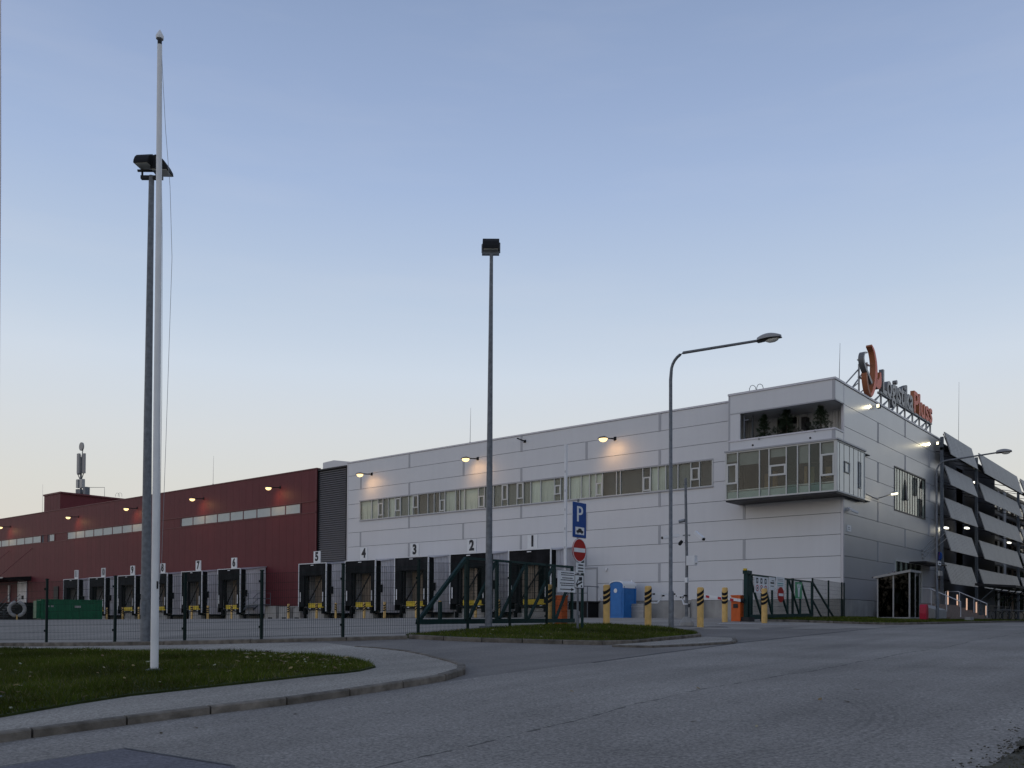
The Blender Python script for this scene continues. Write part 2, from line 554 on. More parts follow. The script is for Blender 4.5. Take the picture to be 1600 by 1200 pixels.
def sheet(name, poly, off, m, step=1.0, skirt=0.):
    bm = bmesh.new()
    bm.faces.new([bm.verts.new((x, y, 0)) for x, y in poly])
    bmesh.ops.triangulate(bm, faces=bm.faces[:])
    xs = [p[0] for p in poly]; ys = [p[1] for p in poly]

    def cut(ax, lo, hi):
        k = math.ceil(lo / step) * step
        while k < hi:
            co = (k, 0, 0) if ax == 0 else (0, k, 0)
            no = (1, 0, 0) if ax == 0 else (0, 1, 0)
            bmesh.ops.bisect_plane(bm, geom=bm.verts[:] + bm.edges[:] + bm.faces[:], plane_co=co, plane_no=no, dist=1e-4)
            k += step
    cut(0, min(xs), max(xs)); cut(1, min(ys), max(ys))
    for v in bm.verts:
        o = off(v.co.x, v.co.y) if callable(off) else off
        v.co.z = H(v.co.x, v.co.y) + o
    bmesh.ops.recalc_face_normals(bm, faces=bm.faces[:])
    if bm.faces[:] and sum(f.normal.z for f in bm.faces) < 0:
        bmesh.ops.reverse_faces(bm, faces=bm.faces[:])
    if skirt:
        be = [e for e in bm.edges if len(e.link_faces) == 1]
        r = bmesh.ops.extrude_edge_only(bm, edges=be)
        for v in r['geom']:
            if isinstance(v, bmesh.types.BMVert):
                v.co.z -= skirt
    me = bpy.data.meshes.new(name)
    bm.to_mesh(me); bm.free()
    me.materials.append(m)
    return link(name, me)


ROAD_EDGE = [(7.45, -70), (7.52, -46.3), (7.60, -45.4), (7.76, -44.1), (8.0, -42.9), (8.06, -41.4), (8.05, -40.1), (7.9, -36), (7.5, -33), (6.95, -27.6), (6.85, -20), (6.9, -9), (6.9, 8), (7.0, 40), (7.0, 140)]
structure(sheet('ground', [(-400, -260), (400, -260), (400, 250), (-400, 250)], -.22, M['earth'], 12.5))
structure(sheet('road', ROAD_EDGE + [(16.1, 140), (16.1, -70)], 0, M['road'], 1.0))
structure(sheet('yard', [(-140, -2), (-140, -33), (-20, -41), (-9.4, -39), (-6.6, -38.4), (-2.6, -36.4), (.5, -33.7), (.8, -31), (.55, -28), (1.6, -22.5), (4.5, -18), (6.86, -16), (6.88, -12), (6.9, 8), (6.9, 30), (-140, 30)], 0, M['yard'], 1.5))
structure(sheet('driveway', [(-20, -41), (-30, -70)] + ROAD_EDGE[:11] + [(6.86, -16), (4.5, -18), (1.6, -22.5), (.55, -28), (.8, -31), (.5, -33.7), (-2.6, -36.4), (-6.6, -38.4), (-9.4, -39)], .0, M['apron'], 1.0))
structure(sheet('asphalt_patch', [(9.13, -45.8), (8.95, -47.2), (8.9, -50), (12.6, -50), (11.6, -46.2), (10.84, -45.72)], .006, M['patch'], 1.0))


def ribbon_line(name, pts, w, off, m):
    mb = MB()
    dense = []
    for a, b in zip(pts, pts[1:]):
        n = max(1, int(math.dist(a, b)))
        dense += [(a[0] + (b[0] - a[0]) * k / n, a[1] + (b[1] - a[1]) * k / n) for k in range(n)]
    dense.append(pts[-1])
    for a, b in zip(dense, dense[1:]):
        d = Vector((b[0] - a[0], b[1] - a[1])).normalized(); nx, ny = -d.y * w / 2, d.x * w / 2
        jx = random.uniform(-.008, .008)
        q = [(a[0] + nx, a[1] + ny), (a[0] - nx, a[1] - ny), (b[0] - nx, b[1] - ny), (b[0] + nx, b[1] + ny)]
        mb.face([(x + jx, y, H(x, y) + off) for x, y in q])
    return mb.build(name, m)


structure(ribbon_line('tar_seam', ROAD_EDGE[7:11] + [(6.86, -14)], .05, .008, M['tar']))
structure(ribbon_line('patch_seam', [(8.95, -47.2), (9.13, -45.8), (10.84, -45.72), (11.6, -46.2)], .03, .011, M['tar']))
mk = ribbon_line('road_marking', [(2.0, -19.0), (2.6, -16.4)], .12, .008, M['signwhite']); structure(mk)
mk = ribbon_line('road_marking', [(2.9, -17.2), (3.4, -15.8)], .12, .008, M['signwhite']); structure(mk)

# footway with its kerb, sweeping round into the driveway
KERB = [(7.42, -60), (7.45, -52), (7.52, -46.3), (7.60, -45.4), (7.76, -44.1), (8.0, -42.9), (8.06, -41.4), (8.0, -40.2), (7.73, -39.4), (7.1, -38.6), (6.13, -37.85), (4.95, -37.05), (4.0, -36.6), (2.9, -36.35), (1.8, -36.5)]
FK = [(1.15, -34.3), (.1, -35.9), (-1.2, -36.9), (-2.8, -37.8), (-4.8, -38.6), (-6.85, -39.3), (-9.5, -40.0), (-13, -40.7), (-20, -42)]


def walk_off(x, y):
    a = min(1, max(0, (x - 4.6) / 2.6)); b = min(1, max(0, (-39.6 - y) / 1.5))
    return .02 + .068 * max(a * a * (3 - 2 * a), b * b * (3 - 2 * b))


def inset(pts, d):
    out = []
    for i, p in enumerate(pts):
        a = pts[max(0, i - 1)]; b = pts[min(len(pts) - 1, i + 1)]
        t = Vector((b[0] - a[0], b[1] - a[1])).normalized()
        out.append((p[0] - t.y * d, p[1] + t.x * d))
    return out


KIN = inset(KERB, .13)
structure(sheet('footway', KIN + [(.6, -36.4), (-1.2, -37.3), (-2.8, -38.1), (-4.8, -38.9), (-6.85, -39.6), (-9.5, -40.3), (-13, -41.0), (-22, -42.4), (-22, -60)], walk_off, M['walk'], .5))


def kerb_run(line, h, w, length, label, depth=.2, gap=.012):
    root = thing('kerb', label, 'kerb'); root['kind'] = 'structure'
    del root['category']
    # resample
    cum = [0]
    for a, b in zip(line, line[1:]):
        cum.append(cum[-1] + math.dist(a, b))

    def at(s):
        s = min(max(s, 0), cum[-1])
        for i in range(len(line) - 1):
            if s <= cum[i + 1] + 1e-9:
                t = (s - cum[i]) / max(1e-9, cum[i + 1] - cum[i])
                return (line[i][0] + (line[i + 1][0] - line[i][0]) * t, line[i][1] + (line[i + 1][1] - line[i][1]) * t)
        return line[-1]
    s = 0
    while s < cum[-1] - .2:
        e = min(cum[-1], s + length)
        a, b = at(s + gap), at(e - gap)
        d = Vector((b[0] - a[0], b[1] - a[1])).normalized(); n = Vector((-d.y, d.x)) * w
        jz = random.uniform(-.006, .006); jn = random.uniform(-.008, .008)
        pts = []
        for (px, py) in (a, b):
            o = h(px, py) if callable(h) else h
            z = H(px, py)
            ox, oy = px + n.x * jn, py + n.y * jn
            pts.append(((ox, oy, z - depth), (ox + n.x, oy + n.y, z - depth), (ox + n.x, oy + n.y, z + o + jz), (ox + n.x * .14, oy + n.y * .14, z + o + jz), (ox, oy, z + o + jz - .018)))
        mb = MB()
        i = len(mb.v)
        mb.v += pts[0] + pts[1]
        for k in range(5):
            mb.f.append((k, (k + 1) % 5, 5 + (k + 1) % 5, 5 + k)); mb.m.append(0)
        mb.f.append((4, 3, 2, 1, 0)); mb.m.append(0); mb.f.append((5, 6, 7, 8, 9)); mb.m.append(0)
        mb.build('kerb_stone', M['kerb'], root)
        s = e
    return root


kerb_run(KERB, lambda x, y: walk_off(x, y) + .012, .14, 1.0, 'grey concrete kerb along the near grass island and footway')
kerb_run(FK[::-1], lambda x, y: .10, .16, 2.4, 'low concrete kerb at the foot of the mesh fence')
ISL2 = [(1.05, -34.2), (1.91, -33.95), (2.6, -33.7), (3.4, -33.0), (4.05, -32.45), (5.0, -31.55), (5.36, -30.9), (5.39, -30.1), (5.3, -28.5), (5.2, -26.4), (4.5, -25.3), (3.3, -24.7)]
kerb_run(ISL2, .11, .13, 1.0, 'concrete kerb round the small grass island by the gate')
kerb_run([(5.55, -31.7), (6.3, -31.1), (6.75, -29.5), (7.05, -27.9), (6.2, -26.3)], .06, .12, 1.0, 'low kerb round the pale paved corner')
structure(sheet('paved_corner', [(5.5, -31.6), (6.25, -31.0), (6.65, -29.5), (6.92, -27.9), (6.15, -26.4), (5.4, -26.6), (5.5, -28.5), (5.55, -30.3)], .05, M['walk'], 1.0, .1))
RG = [(1.55, -14.2), (2.6, -13.2), (4.2, -12.6), (5.9, -12.2), (6.7, -11.2), (6.78, -6), (6.8, 8), (6.8, 40)]
kerb_run(RG, .09, .12, 1.0, 'kerb along the grass strip by the warehouse corner')

# turf
T1 = [(6.5, -60), (6.35, -50), (6.19, -45.8), (5.85, -44.7), (5.72, -43.96), (5.84, -43.1), (5.98, -42.1), (6.1, -41.0), (6.0, -40.1), (5.62, -39.4), (4.95, -38.98), (4.28, -38.63), (3.46, -38.45), (2.93, -38.48), (1.15, -38.77), (-2.23, -39.84), (-6.29, -41.0), (-9.5, -41.6), (-22, -43.6), (-22, -60)]
t1off = lambda x, y: walk_off(x, y) + .03
structure(sheet('lawn', T1, t1off, M['turf'], .5, .1))
T2 = inset(ISL2, .12) + [(2.2, -24.75), (1.2, -25.2), (.5, -27.5), (.6, -30), (.8, -32.5), (.75, -34.0)]
structure(sheet('grass_island', T2, .09, M['turf'], .5, .1))
T3 = inset(RG, .12) + [(1.0, 40), (1.0, 19), (.02, 19), (.02, -1), (1.35, -13.6)]
structure(sheet('grass_strip', T3, .08, M['turf'], 1.0, .1))
_vr = [(16.1 + random.uniform(-.03, .03) + .05 * math.sin(q * .21) + .03 * math.sin(q * .57), -46 + .06 * q) for q in range(165)]
structure(sheet('verge', [(16.0, -70)] + _vr + [(16.3, -30), (16.2, 0), (16.2, 140), (120, 140), (120, -70)], .015, M['earth'], 2.0))


def in_poly(px, py, poly):
    x = np.array([p[0] for p in poly]); y = np.array([p[1] for p in poly])
    ins = np.zeros(len(px), bool); j = len(poly) - 1
    for i in range(len(poly)):
        with np.errstate(divide='ignore', invalid='ignore'):
            c = ((y[i] > py) != (y[j] > py)) & (px < (x[j] - x[i]) * (py - y[i]) / (y[j] - y[i] + 1e-12) + x[i])
        ins ^= c; j = i
    return ins


def grass(name, poly, off, dens, h0, h1, w, box, label):
    x0, x1, y0, y1 = box
    n = int((x1 - x0) * (y1 - y0) * dens)
    px = rng.uniform(x0, x1, n); py = rng.uniform(y0, y1, n)
    k = in_poly(px, py, poly); px, py = px[k], py[k]
    n = len(px)
    pz = np.array([H(a, b) + (off(a, b) if callable(off) else off) for a, b in zip(px, py)]) - .01
    clump = .5 + .5 * np.sin(px * 3.1 + 1.3 * np.sin(py * 2.3)) * np.sin(py * 2.7 + np.sin(px * 1.7))
    h = rng.uniform(h0, h1, n) * (.7 + .6 * clump)
    a = rng.uniform(0, 2 * PI, n); lean = rng.normal(0, .45, (n, 2)) * h[:, None]
    dx, dy = np.cos(a) * w / 2, np.sin(a) * w / 2
    V = np.empty((n, 3, 3))
    V[:, 0] = np.stack([px - dx, py - dy, pz], 1); V[:, 1] = np.stack([px + dx, py + dy, pz], 1)
    V[:, 2] = np.stack([px + lean[:, 0], py + lean[:, 1], pz + h], 1)
    me = bpy.data.meshes.new(name)
    me.vertices.add(n * 3); me.vertices.foreach_set('co', V.reshape(-1))
    me.loops.add(n * 3); me.loops.foreach_set('vertex_index', np.arange(n * 3, dtype=np.int32))
    me.polygons.add(n); me.polygons.foreach_set('loop_start', np.arange(0, n * 3, 3, dtype=np.int32))
    me.update(calc_edges=True)
    t = rng.random(n) * .6 + .4 * (1 - clump)
    g = np.array([.042, .068, .006])[None] * (1 - t[:, None]) + np.array([.078, .086, .012])[None] * t[:, None]
    dry = rng.random(n) < .07
    g[dry] = np.array([.17, .14, .075])
    g *= rng.uniform(.7, 1.25, (n, 1))
    patchy = np.sin(px * 1.1 + 2 * np.sin(py * .7)) * np.sin(py * 1.6 + np.sin(px * .9))
    g *= (1.12 + .38 * patchy)[:, None]
    at = me.color_attributes.new('tint', 'FLOAT_COLOR', 'POINT')
    at.data.foreach_set('color', np.repeat(np.concatenate([g, np.ones((n, 1))], 1), 3, 0).astype(np.float32).reshape(-1))
    me.materials.append(M['grass'])
    o = stuff(link(name, me)); o['label'] = label
    return o


grass('grass', T1, t1off, 1700, .03, .10, .010, (-13, 6.4, -47.5, -38.3), 'mown green grass of the near island round the flagpole')
grass('grass', T2, .09, 900, .04, .09, .014, (.4, 5.6, -34.3, -24.6), 'short grass of the small island by the gate')
grass('grass', T3, .08, 260, .04, .10, .025, (.1, 6.8, -14.2, 30), 'grass strip in front of the warehouse corner')
VG = [(16.25, -47), (16.2, -44), (16.2, -42.9), (16.3, -41.9), (16.35, -40.6), (16.5, -36), (19, -36), (19, -47)]
grass('verge_grass', VG, .015, 420, .015, .05, .012, (15.5, 18.6, -46.5, -36), 'ragged dark grass of the near road verge')


def leaves(name, poly, off, n, box, size, label):
    x0, x1, y0, y1 = box
    px = rng.uniform(x0, x1, n * 4); py = rng.uniform(y0, y1, n * 4)
    k = in_poly(px, py, poly); px, py = px[k][:n], py[k][:n]
    mb = MB(); cols = []
    for x, y in zip(px, py):
        z = H(x, y) + (off(x, y) if callable(off) else off) + .05
        s = size * random.uniform(.6, 1.3); a = random.uniform(0, 6.28); tl = random.uniform(-.35, .35); tw = random.uniform(-.3, .3)
        ca, sa = math.cos(a), math.sin(a)
        P = [(-s, 0), (-s * .2, -s * .5), (s * .8, -s * .2), (s, .1 * s), (s * .5, s * .5), (-s * .3, s * .45)]
        mb.face([(x + ca * u - sa * v, y + sa * u + ca * v, z + tl * u + tw * v) for u, v in P])
        cols.append(random.choice([(.30, .22, .10), (.24, .17, .09), (.36, .31, .20), (.30, .30, .20), (.18, .12, .07)]))
    me = mb.mesh(M['leaf'], name=name)
    at = me.color_attributes.new('tint', 'FLOAT_COLOR', 'POINT')
    at.data.foreach_set('color', np.repeat(np.array([(*c, 1) for c in cols]), 6, 0).astype(np.float32).reshape(-1))
    o = stuff(link(name, me)); o['label'] = label


leaves('fallen_leaves', T1, t1off, 330, (-10, 6.4, -46.5, -38.4), .045, 'pale dead leaves scattered over the near grass')
leaves('fallen_leaves', [(4.6, -40.3), (5.3, -39.7), (4.4, -38.9), (1.8, -38.7), (1.0, -39.3), (2.5, -40)], t1off, 120, (1, 5.4, -40.3, -38.7), .04, 'drift of pale leaves along the back edge of the near grass')
leaves('fallen_leaves', [(7.55, -47), (8.4, -47), (9.2, -40), (15, -44), (14, -38), (8.2, -39)], -.04, 14, (7.5, 15, -47, -38), .04, 'few dark leaves lying on the road')
def grit(name, n, box, label):
    x0, x1, y0, y1 = box
    mb = MB()
    for _ in range(n):
        y = random.uniform(y0, y1); x = x1 - abs(random.gauss(0, .16)) + random.uniform(0, .25)
        r = random.uniform(.004, .013); z = H(x, y) + .014
        a = random.uniform(0, 6.28)
        mb.hexa([(x + r * math.cos(a + k * 1.57), y + r * math.sin(a + k * 1.57), z) for k in range(4)] + [(x + .6 * r * math.cos(a + k * 1.57), y + .6 * r * math.sin(a + k * 1.57), z + r * .8) for k in range(4)])
    o = stuff(mb.build(name, M['earth'])); o['label'] = label


grit('gravel', 1100, (15.6, 16.15, -44.5, -39), 'loose dark grit along the ragged edge of the road')
leaves('fallen_leaves', T2, .09, 60, (.6, 5.4, -34, -25), .045, 'few leaves on the small gate island')


# unseen dark trees added outside the frame for metal and glass to mirror
def added_tree_belt(n, along, x_of, label):
    t = rng.uniform(0, 1, n); y = along(t); x = x_of(n)
    top = 13.0 + .022 * np.abs(y + 30) + 1.8 * np.sin(y * .31) + 1.5 * np.sin(y * .83 + 1) + np.sin(y * 1.7)
    z = top * rng.uniform(0, 1, n) ** .8 - .3
    c = np.stack([x, y, z], 1)
    if 'behind' in label:
        c = np.stack([y, x, z], 1)
    u = rng.normal(0, 1, (n, 3)); u /= np.linalg.norm(u, axis=1)[:, None]
    w_ = rng.normal(0, 1, (n, 3)); w_ -= (w_ * u).sum(1)[:, None] * u; w_ /= np.linalg.norm(w_, axis=1)[:, None]
    s = rng.uniform(.35, .75, (n, 1))
    V = np.stack([c - u * s, c + w_ * s * .7, c + u * s, c - w_ * s * .7], 1)
    me = bpy.data.meshes.new('added_tree_belt')
    me.vertices.add(n * 4); me.vertices.foreach_set('co', V.reshape(-1))
    me.loops.add(n * 4); me.loops.foreach_set('vertex_index', np.arange(n * 4, dtype=np.int32))
    me.polygons.add(n); me.polygons.foreach_set('loop_start', np.arange(0, n * 4, 4, dtype=np.int32))
    me.update(calc_edges=True)
    me.materials.append(M['needle'])
    o = stuff(link('added_tree_belt', me)); o['label'] = label


added_tree_belt(60000, lambda t: -30 + 330 * t, lambda n: rng.normal(36, 3, n), 'unseen dark belt of trees added across the road for the side wall to mirror')
added_tree_belt(40000, lambda t: -330 + 430 * t, lambda n: rng.normal(-225, 4, n), 'unseen dark belt of trees added far behind the viewer for the glass to mirror')


# ------------------------------------------------------------------ grey warehouse
def subtract(rects, cut):
    out = []
    cx0, cx1, cz0, cz1 = cut
    for (x0, x1, z0, z1) in rects:
        if x1 <= cx0 or x0 >= cx1 or z1 <= cz0 or z0 >= cz1:
            out.append((x0, x1, z0, z1)); continue
        if x0 < cx0: out.append((x0, cx0, z0, z1))
        if x1 > cx1: out.append((cx1, x1, z0, z1))
        a, b = max(x0, cx0), min(x1, cx1)
        if z1 > cz1: out.append((a, b, cz1, z1))
        if z0 < cz0: out.append((a, b, z0, cz0))
    return [r for r in out if r[1] - r[0] > .08 and r[3] - r[2] > .06]


def groups(rects):
    """Rectangles that touch stay one sheet; the others are sheets of their own."""
    out = []
    for r in rects:
        hit = [g for g in out if any(r[0] <= q[1] + 1e-6 and q[0] <= r[1] + 1e-6 and r[2] <= q[3] + 1e-6 and q[2] <= r[3] + 1e-6 for q in g)]
        new = [r]
        for g in hit:
            new += g; out.remove(g)
        out.append(new)
    return out


GW = thing('grey_warehouse', 'long light grey metal clad warehouse with ribbon window and projecting glazed corner bay', 'warehouse')
ROOF, PITCH, LEFT, BACK = 13.0, 1.2, -41.87, 20.5
Jz = [13.08 - 1.2 * k for k in range(11)]
COLA = [-34.37, -22.92, -11.62]
COLB = [-40.15, -28.52, -17.27, -5.87]
RIB = (-40.25, -7.9, 8.03, 9.67)
cuts_front = [RIB, (-6.24, 1, 6.83, 14)]
for k in range(10):
    br = COLA if k % 2 == 0 else COLB
    xs = [LEFT] + br + [-.13]
    z1, z0 = (12.99 if k == 0 else Jz[k]), Jz[k + 1]
    for a, b in zip(xs, xs[1:]):
        g = .013
        rr = [(a + g, b - g, z0 + g, z1 - g)]
        for c in cuts_front:
            rr = subtract(rr, c)
        for gr in groups(rr):
            mb = MB()
            for (x0, x1, q0, q1) in gr:
                mb.box(x0, x1, 0, .06, q0, q1)
            mb.build('wall_panel', M['panel'], GW)
    for c in br:
        for (x0, x1, q0, q1) in [r for cc in [cuts_front] for r in subtract(subtract([(c - .08, c + .08, z0 - .04, z1)], cc[0]), cc[1])]:
            MB().box(x0, x1, -.022, -.002, q0, q1).build('joint_strip', M['strip'], GW)
COLR_A = [5.95, 17.0]
COLR_B = [11.4]
cuts_right = [(9.1, 16.0, 6.88, 9.7), (9.25, 15.25, -1, 3.78)]
for k in range(10):
    br = COLR_B if k % 2 == 0 else COLR_A
    ys = [.13] + br + [BACK]
    z1, z0 = (12.99 if k == 0 else Jz[k]), Jz[k + 1]
    for a, b in zip(ys, ys[1:]):
        g = .013
        rr = [(a + g, b - g, z0 + g, z1 - g)]
        for c in cuts_right + [(-.5, 2.72, 6.83, 9.62)]:
            rr = subtract(rr, c)
        for gr in groups(rr):
            mb = MB()
            for (y0, y1, q0, q1) in gr:
                mb.box(-.06, 0, y0, y1, q0, q1)
            mb.build('wall_panel', M['panel_shaded'], GW)
    for c in br:
        rr = [(c - .07, c + .07, z0 - .04, z1)]
        for q in cuts_right:
            rr = subtract(rr, q)
        for (y0, y1, q0, q1) in rr:
            MB().box(.002, .022, y0, y1, q0, q1).build('joint_strip', M['strip'], GW)
# concrete plinth
xs = [LEFT, -37.2, -31.4, -25.7, -20.1, -14.45, -8.7, -.13]
for a, b in zip(xs, xs[1:]):
    MB().box(a + .01, b - .01, -.03, .06, -.8, 1.065).build('plinth_panel', M['concrete'], GW)
for a, b in ((.13, 3.0), (3.0, 6.1), (6.1, 9.2), (15.3, 17.6)):
    MB().box(-.06, .03, a + .01, b - .01, -.6, 1.065).build('plinth_panel', M['concrete'], GW)
# corner trims, coping, inner body
MB().box(-.13, .004, -.006, .13, 1.08, 6.75).box(-.13, .004, .0, .13, 9.65, 12.98).build('corner_trim', M['coping'], GW)
MB().box(LEFT - .02, LEFT + .12, -.012, .3, 1.08, 12.98).build('corner_trim', M['coping'], GW)
MB().box(LEFT - .03, -6.2, -.05, .35, 12.995, 13.1).box(-.35, .05, .13, BACK, 12.995, 13.1).build('roof_coping', M['coping'], GW)
MB().box(LEFT, -6.3, .5, 40, -.5, 12.9).box(-6.3, -.5, .5, 40, -.5, 6.7).box(-6.3, -.5, 4.2, 40, 6.7, 12.9).box(LEFT + .05, LEFT + .3, .07, .5, -.5, 12.9).build('inner_wall', M['core'], GW)
MB().box(LEFT, -.1, .1, 40, 12.9, 12.985).build('roof', M['roof'], GW)


def sash(parent, plane, a0, a1, z0, z1, pos, w=.07, m='framew'):
    """An opening light with a thick frame; plane 'y' faces -y, plane 'x' faces +x."""
    mb = MB()
    for (p0, p1, q0, q1) in ((a0, a0 + w, z0, z1), (a1 - w, a1, z0, z1), (a0 + w, a1 - w, z0, z0 + w), (a0 + w, a1 - w, z1 - w, z1)):
        if plane == 'y':
            mb.box(p0, p1, pos - .05, pos + .02, q0, q1)
        else:
            mb.box(pos - .02, pos + .05, p0, p1, q0, q1)
    return mb.build('sash', M[m], parent)


# ribbon window
x0, x1, z0, z1 = RIB
RW = MB().box(x0, x1, -.045, .1, z0, z0 + .06).box(x0, x1, -.045, .1, z1 - .05, z1).box(x0, x0 + .06, -.045, .1, z0 + .06, z1 - .05).box(x1 - .07, x1, -.045, .1, z0 + .06, z1 - .05).build('ribbon_window', M['framew'], GW)
MB().box(x0 - .03, x1 + .03, -.07, -.047, z1 - .03, z1 + .05).box(x0 - .03, x1 + .03, -.09, -.047, z0 - .05, z0 + .02).build('window_trim', M['strip'], GW)
mx_ = [-40.19, -38.77, -37.99, -37.41, -36.77, -35.96, -35.34, -34.42, -33.93, -33.34, -32.27, -31.58, -31.0, -30.43, -29.31, -28.9, -28.38, -26.99, -26.4, -25.52, -24.71, -24.17, -23.3, -22.71, -22.04, -21.15, -19.96, -19.41, -18.64, -17.68, -16.99, -16.48, -15.96, -14.85, -14.55, -12.85, -12.28, -11.72, -11.17, -10.3, -9.41, -8.81, -7.97]
SASH = {0: (.0, 0.), 2: (.15, .8), 5: (.3, .95), 8: (.38, 1.), 12: (.05, .62), 17: (.05, .60), 20: (.3, 1.), 22: (.28, 1.), 26: (.30, .70), 31: (.05, .6), 35: (.04, .62), 40: (.3, .78)}
PALE = {0, 1, 4, 7, 13, 15, 16, 24, 25, 29, 30, 31, 36, 37, 28}
MID = {2, 3, 5, 6, 12, 19, 21, 22, 20, 23, 26, 27, 38, 39, 17, 18}
for i, (a, b) in enumerate(zip(mx_, mx_[1:])):
    if i:
        MB().box(a - .025, a + .025, -.03, .09, z0 + .06, z1 - .05).build('mullion', M['framew'], RW)
    MB().box(a + .025, b - .025, .04, .05, z0 + .06, z1 - .05).build('pane', M['glass'], RW)
    h = z1 - z0 - .11
    if i in SASH and SASH[i][1]:
        q0, q1 = z0 + .06 + SASH[i][0] * h * .92, z0 + .06 + SASH[i][1] * h
        sash(RW, 'y', a + .025, b - .025, q0, q1, .03, .085)
    if i in PALE or i in MID:
        mb = MB(); n = max(2, int((b - a) / .11))
        for q in range(n):
            xa, xb = a + (b - a) * q / n, a + (b - a) * (q + 1) / n
            yy = .16 + random.uniform(-.012, .012)
            mb.face([(xa, yy, z0 + .04), (xb, yy + random.choice((-.02, .03)), z0 + .04), (xb, yy + .01, z1), (xa, yy, z1)])
        mb.build('blind', M['blind'] if i in PALE else M['blindgrey'], RW)

# projecting corner: fascia, roof terrace and glazed bay
FX = -6.24
MB().box(FX, -.02, -1.34, -1.28, 11.95, 13.0).build('fascia_panel', M['panel'], GW)
MB().box(-.06, 0, -1.27, .1, 11.95, 13.0).build('fascia_panel', M['panel_shaded'], GW)
MB().box(-.14, .006, -1.346, -1.26, 11.95, 13.0).box(FX - .006, FX + .1, -1.346, -1.26, 9.7, 13.0).build('corner_trim', M['strip'], GW)
MB().box(FX, -.01, -1.345, -1.20, 11.88, 11.945).box(-.13, .004, -1.2, .1, 11.88, 11.945).build('fascia_edge', M['strip'], GW)
MB().box(FX - .03, .05, -1.39, -1.0, 13.005, 13.12).box(-.35, .05, -1.0, .128, 13.005, 13.12).box(FX - .03, FX + .3, -1.0, .3, 13.103, 13.12).build('roof_coping', M['coping'], GW)
MB().box(FX + .02, -.08, -1.26, 3.0, 11.9, 11.944).build('terrace_ceiling', M['panel'], GW)
MB().box(FX + .02, -.07, -1.24, 4, 12.5, 12.98).build('roof', M['roof'], GW)
MB().box(FX, -5.52, -1.335, -1.2, 10.37, 11.88).build('terrace_pier', M['panel'], GW)
MB().box(FX, FX + .06, -1.2, .0, 9.7, 11.95).build('fascia_panel', M['panel'], GW)
MB().box(FX, -.02, -1.34, -1.22, 9.72, 10.28).build('parapet_panel', M['panel'], GW)
MB().box(-.1, 0, -1.21, -.01, 9.72, 10.28).build('parapet_panel', M['panel_shaded'], GW)
MB().box(-.16, .004, -1.346, -1.215, 9.72, 10.28).build('corner_trim', M['strip'], GW)
MB().box(FX - .02, .03, -1.38, -1.18, 10.282, 10.37).box(-.14, .03, -1.18, -.01, 10.282, 10.37).build('parapet_cap', M['coping'], GW)
for sx in (-4.72, -1.35):
    MB().tube([(sx, -1.37, 9.95), (sx, -1.3, 9.95)], .055, 10).build('drain_spout', M['black'], GW)
bw = MB(); n = 34
for k in range(n):
    xa = -6.2 + 6.1 * k / n; xb = -6.2 + 6.1 * (k + 1) / n
    bw.box(xa + .01, xb - .01, 1.0 + (.02 if k % 2 else 0), 1.1, 9.8, 11.9)
bw.build('terrace_wall', M['white'], GW)
MB().box(-6.2, -6.1, .0, 1.0, 9.8, 11.9).build('terrace_wall', M['panel'], GW)
MB().box(-6.1, -.1, -1.2, 3.0, 9.62, 9.76).build('terrace_floor', M['concrete'], GW)
MB().box(-4.2, -3.0, .9, .98, 9.8, 11.75).build('terrace_door', M['glassdark'], GW)
for q_ in (-4.28, -3.62, -3.0):
    MB().box(q_, q_ + .07, .86, 1.0, 9.8, 11.8).build('door_frame', M['framew'], GW)
MB().box(-5.4, -5.34, -1.1, -1.0, 9.8, 11.85).box(-5.1, -5.06, -.6, -.5, 9.8, 11.85).box(-5.42, -5.1, -1.08, -1.02, 11.5, 11.55).build('terrace_post', M['galvd'], GW)
MB().box(-2.6, -2.3, .5, .98, 10.9, 11.6).tube([(-2.45, .8, 11.2), (-2.1, .3, 11.1)], .16, 10).build('patio_heater', M['darkmetal'], GW)

BX0, BX1, BY0, BY1, BZ0, BZ1 = -6.2, .28, -1.8, 2.75, 6.83, 9.6
BAY = MB().box(BX0, BX1, BY0, BY0 + .08, BZ0, BZ0 + .08).box(BX0, BX1, BY0, BY0 + .08, BZ1 - .07, BZ1).box(BX0, BX0 + .07, BY0, BY0 + .08, BZ0 + .08, BZ1 - .07).box(BX1 - .16, BX1, BY0, BY0 + .14, BZ0 + .08, BZ1 - .07) \
    .box(BX1 - .08, BX1, BY0 + .14, BY1, BZ0, BZ0 + .08).box(BX1 - .08, BX1, BY0 + .14, BY1, BZ1 - .07, BZ1).box(BX1 - .08, BX1, BY1 - .07, BY1, BZ0 + .08, BZ1 - .07).build('bay_window', M['framew'], GW)
MB().box(BX0 - .06, BX1 + .06, BY0 - .06, 0 - .01, BZ1 + .004, BZ1 + .09).box(.004, BX1 + .06, -.009, BY1 + .05, BZ1 + .004, BZ1 + .09).build('bay_roof', M['strip'], GW)
MB().box(BX0 + .02, BX1 - .02, BY0 + .02, -.04, BZ0 - .10, BZ0 - .004).box(.03, BX1 - .02, -.04, BY1 - .02, BZ0 - .10, BZ0 - .004).build('bay_soffit', M['darkmetal'], GW)
MB().box(BX0, BX0 + .06, BY0 + .09, 0, BZ0, BZ1).build('bay_side', M['panel'], GW)
fx = [BX0 + .04, -5.44, -4.11, -3.54, -2.53, -1.89, -1.23, -.62, BX1 - .1]
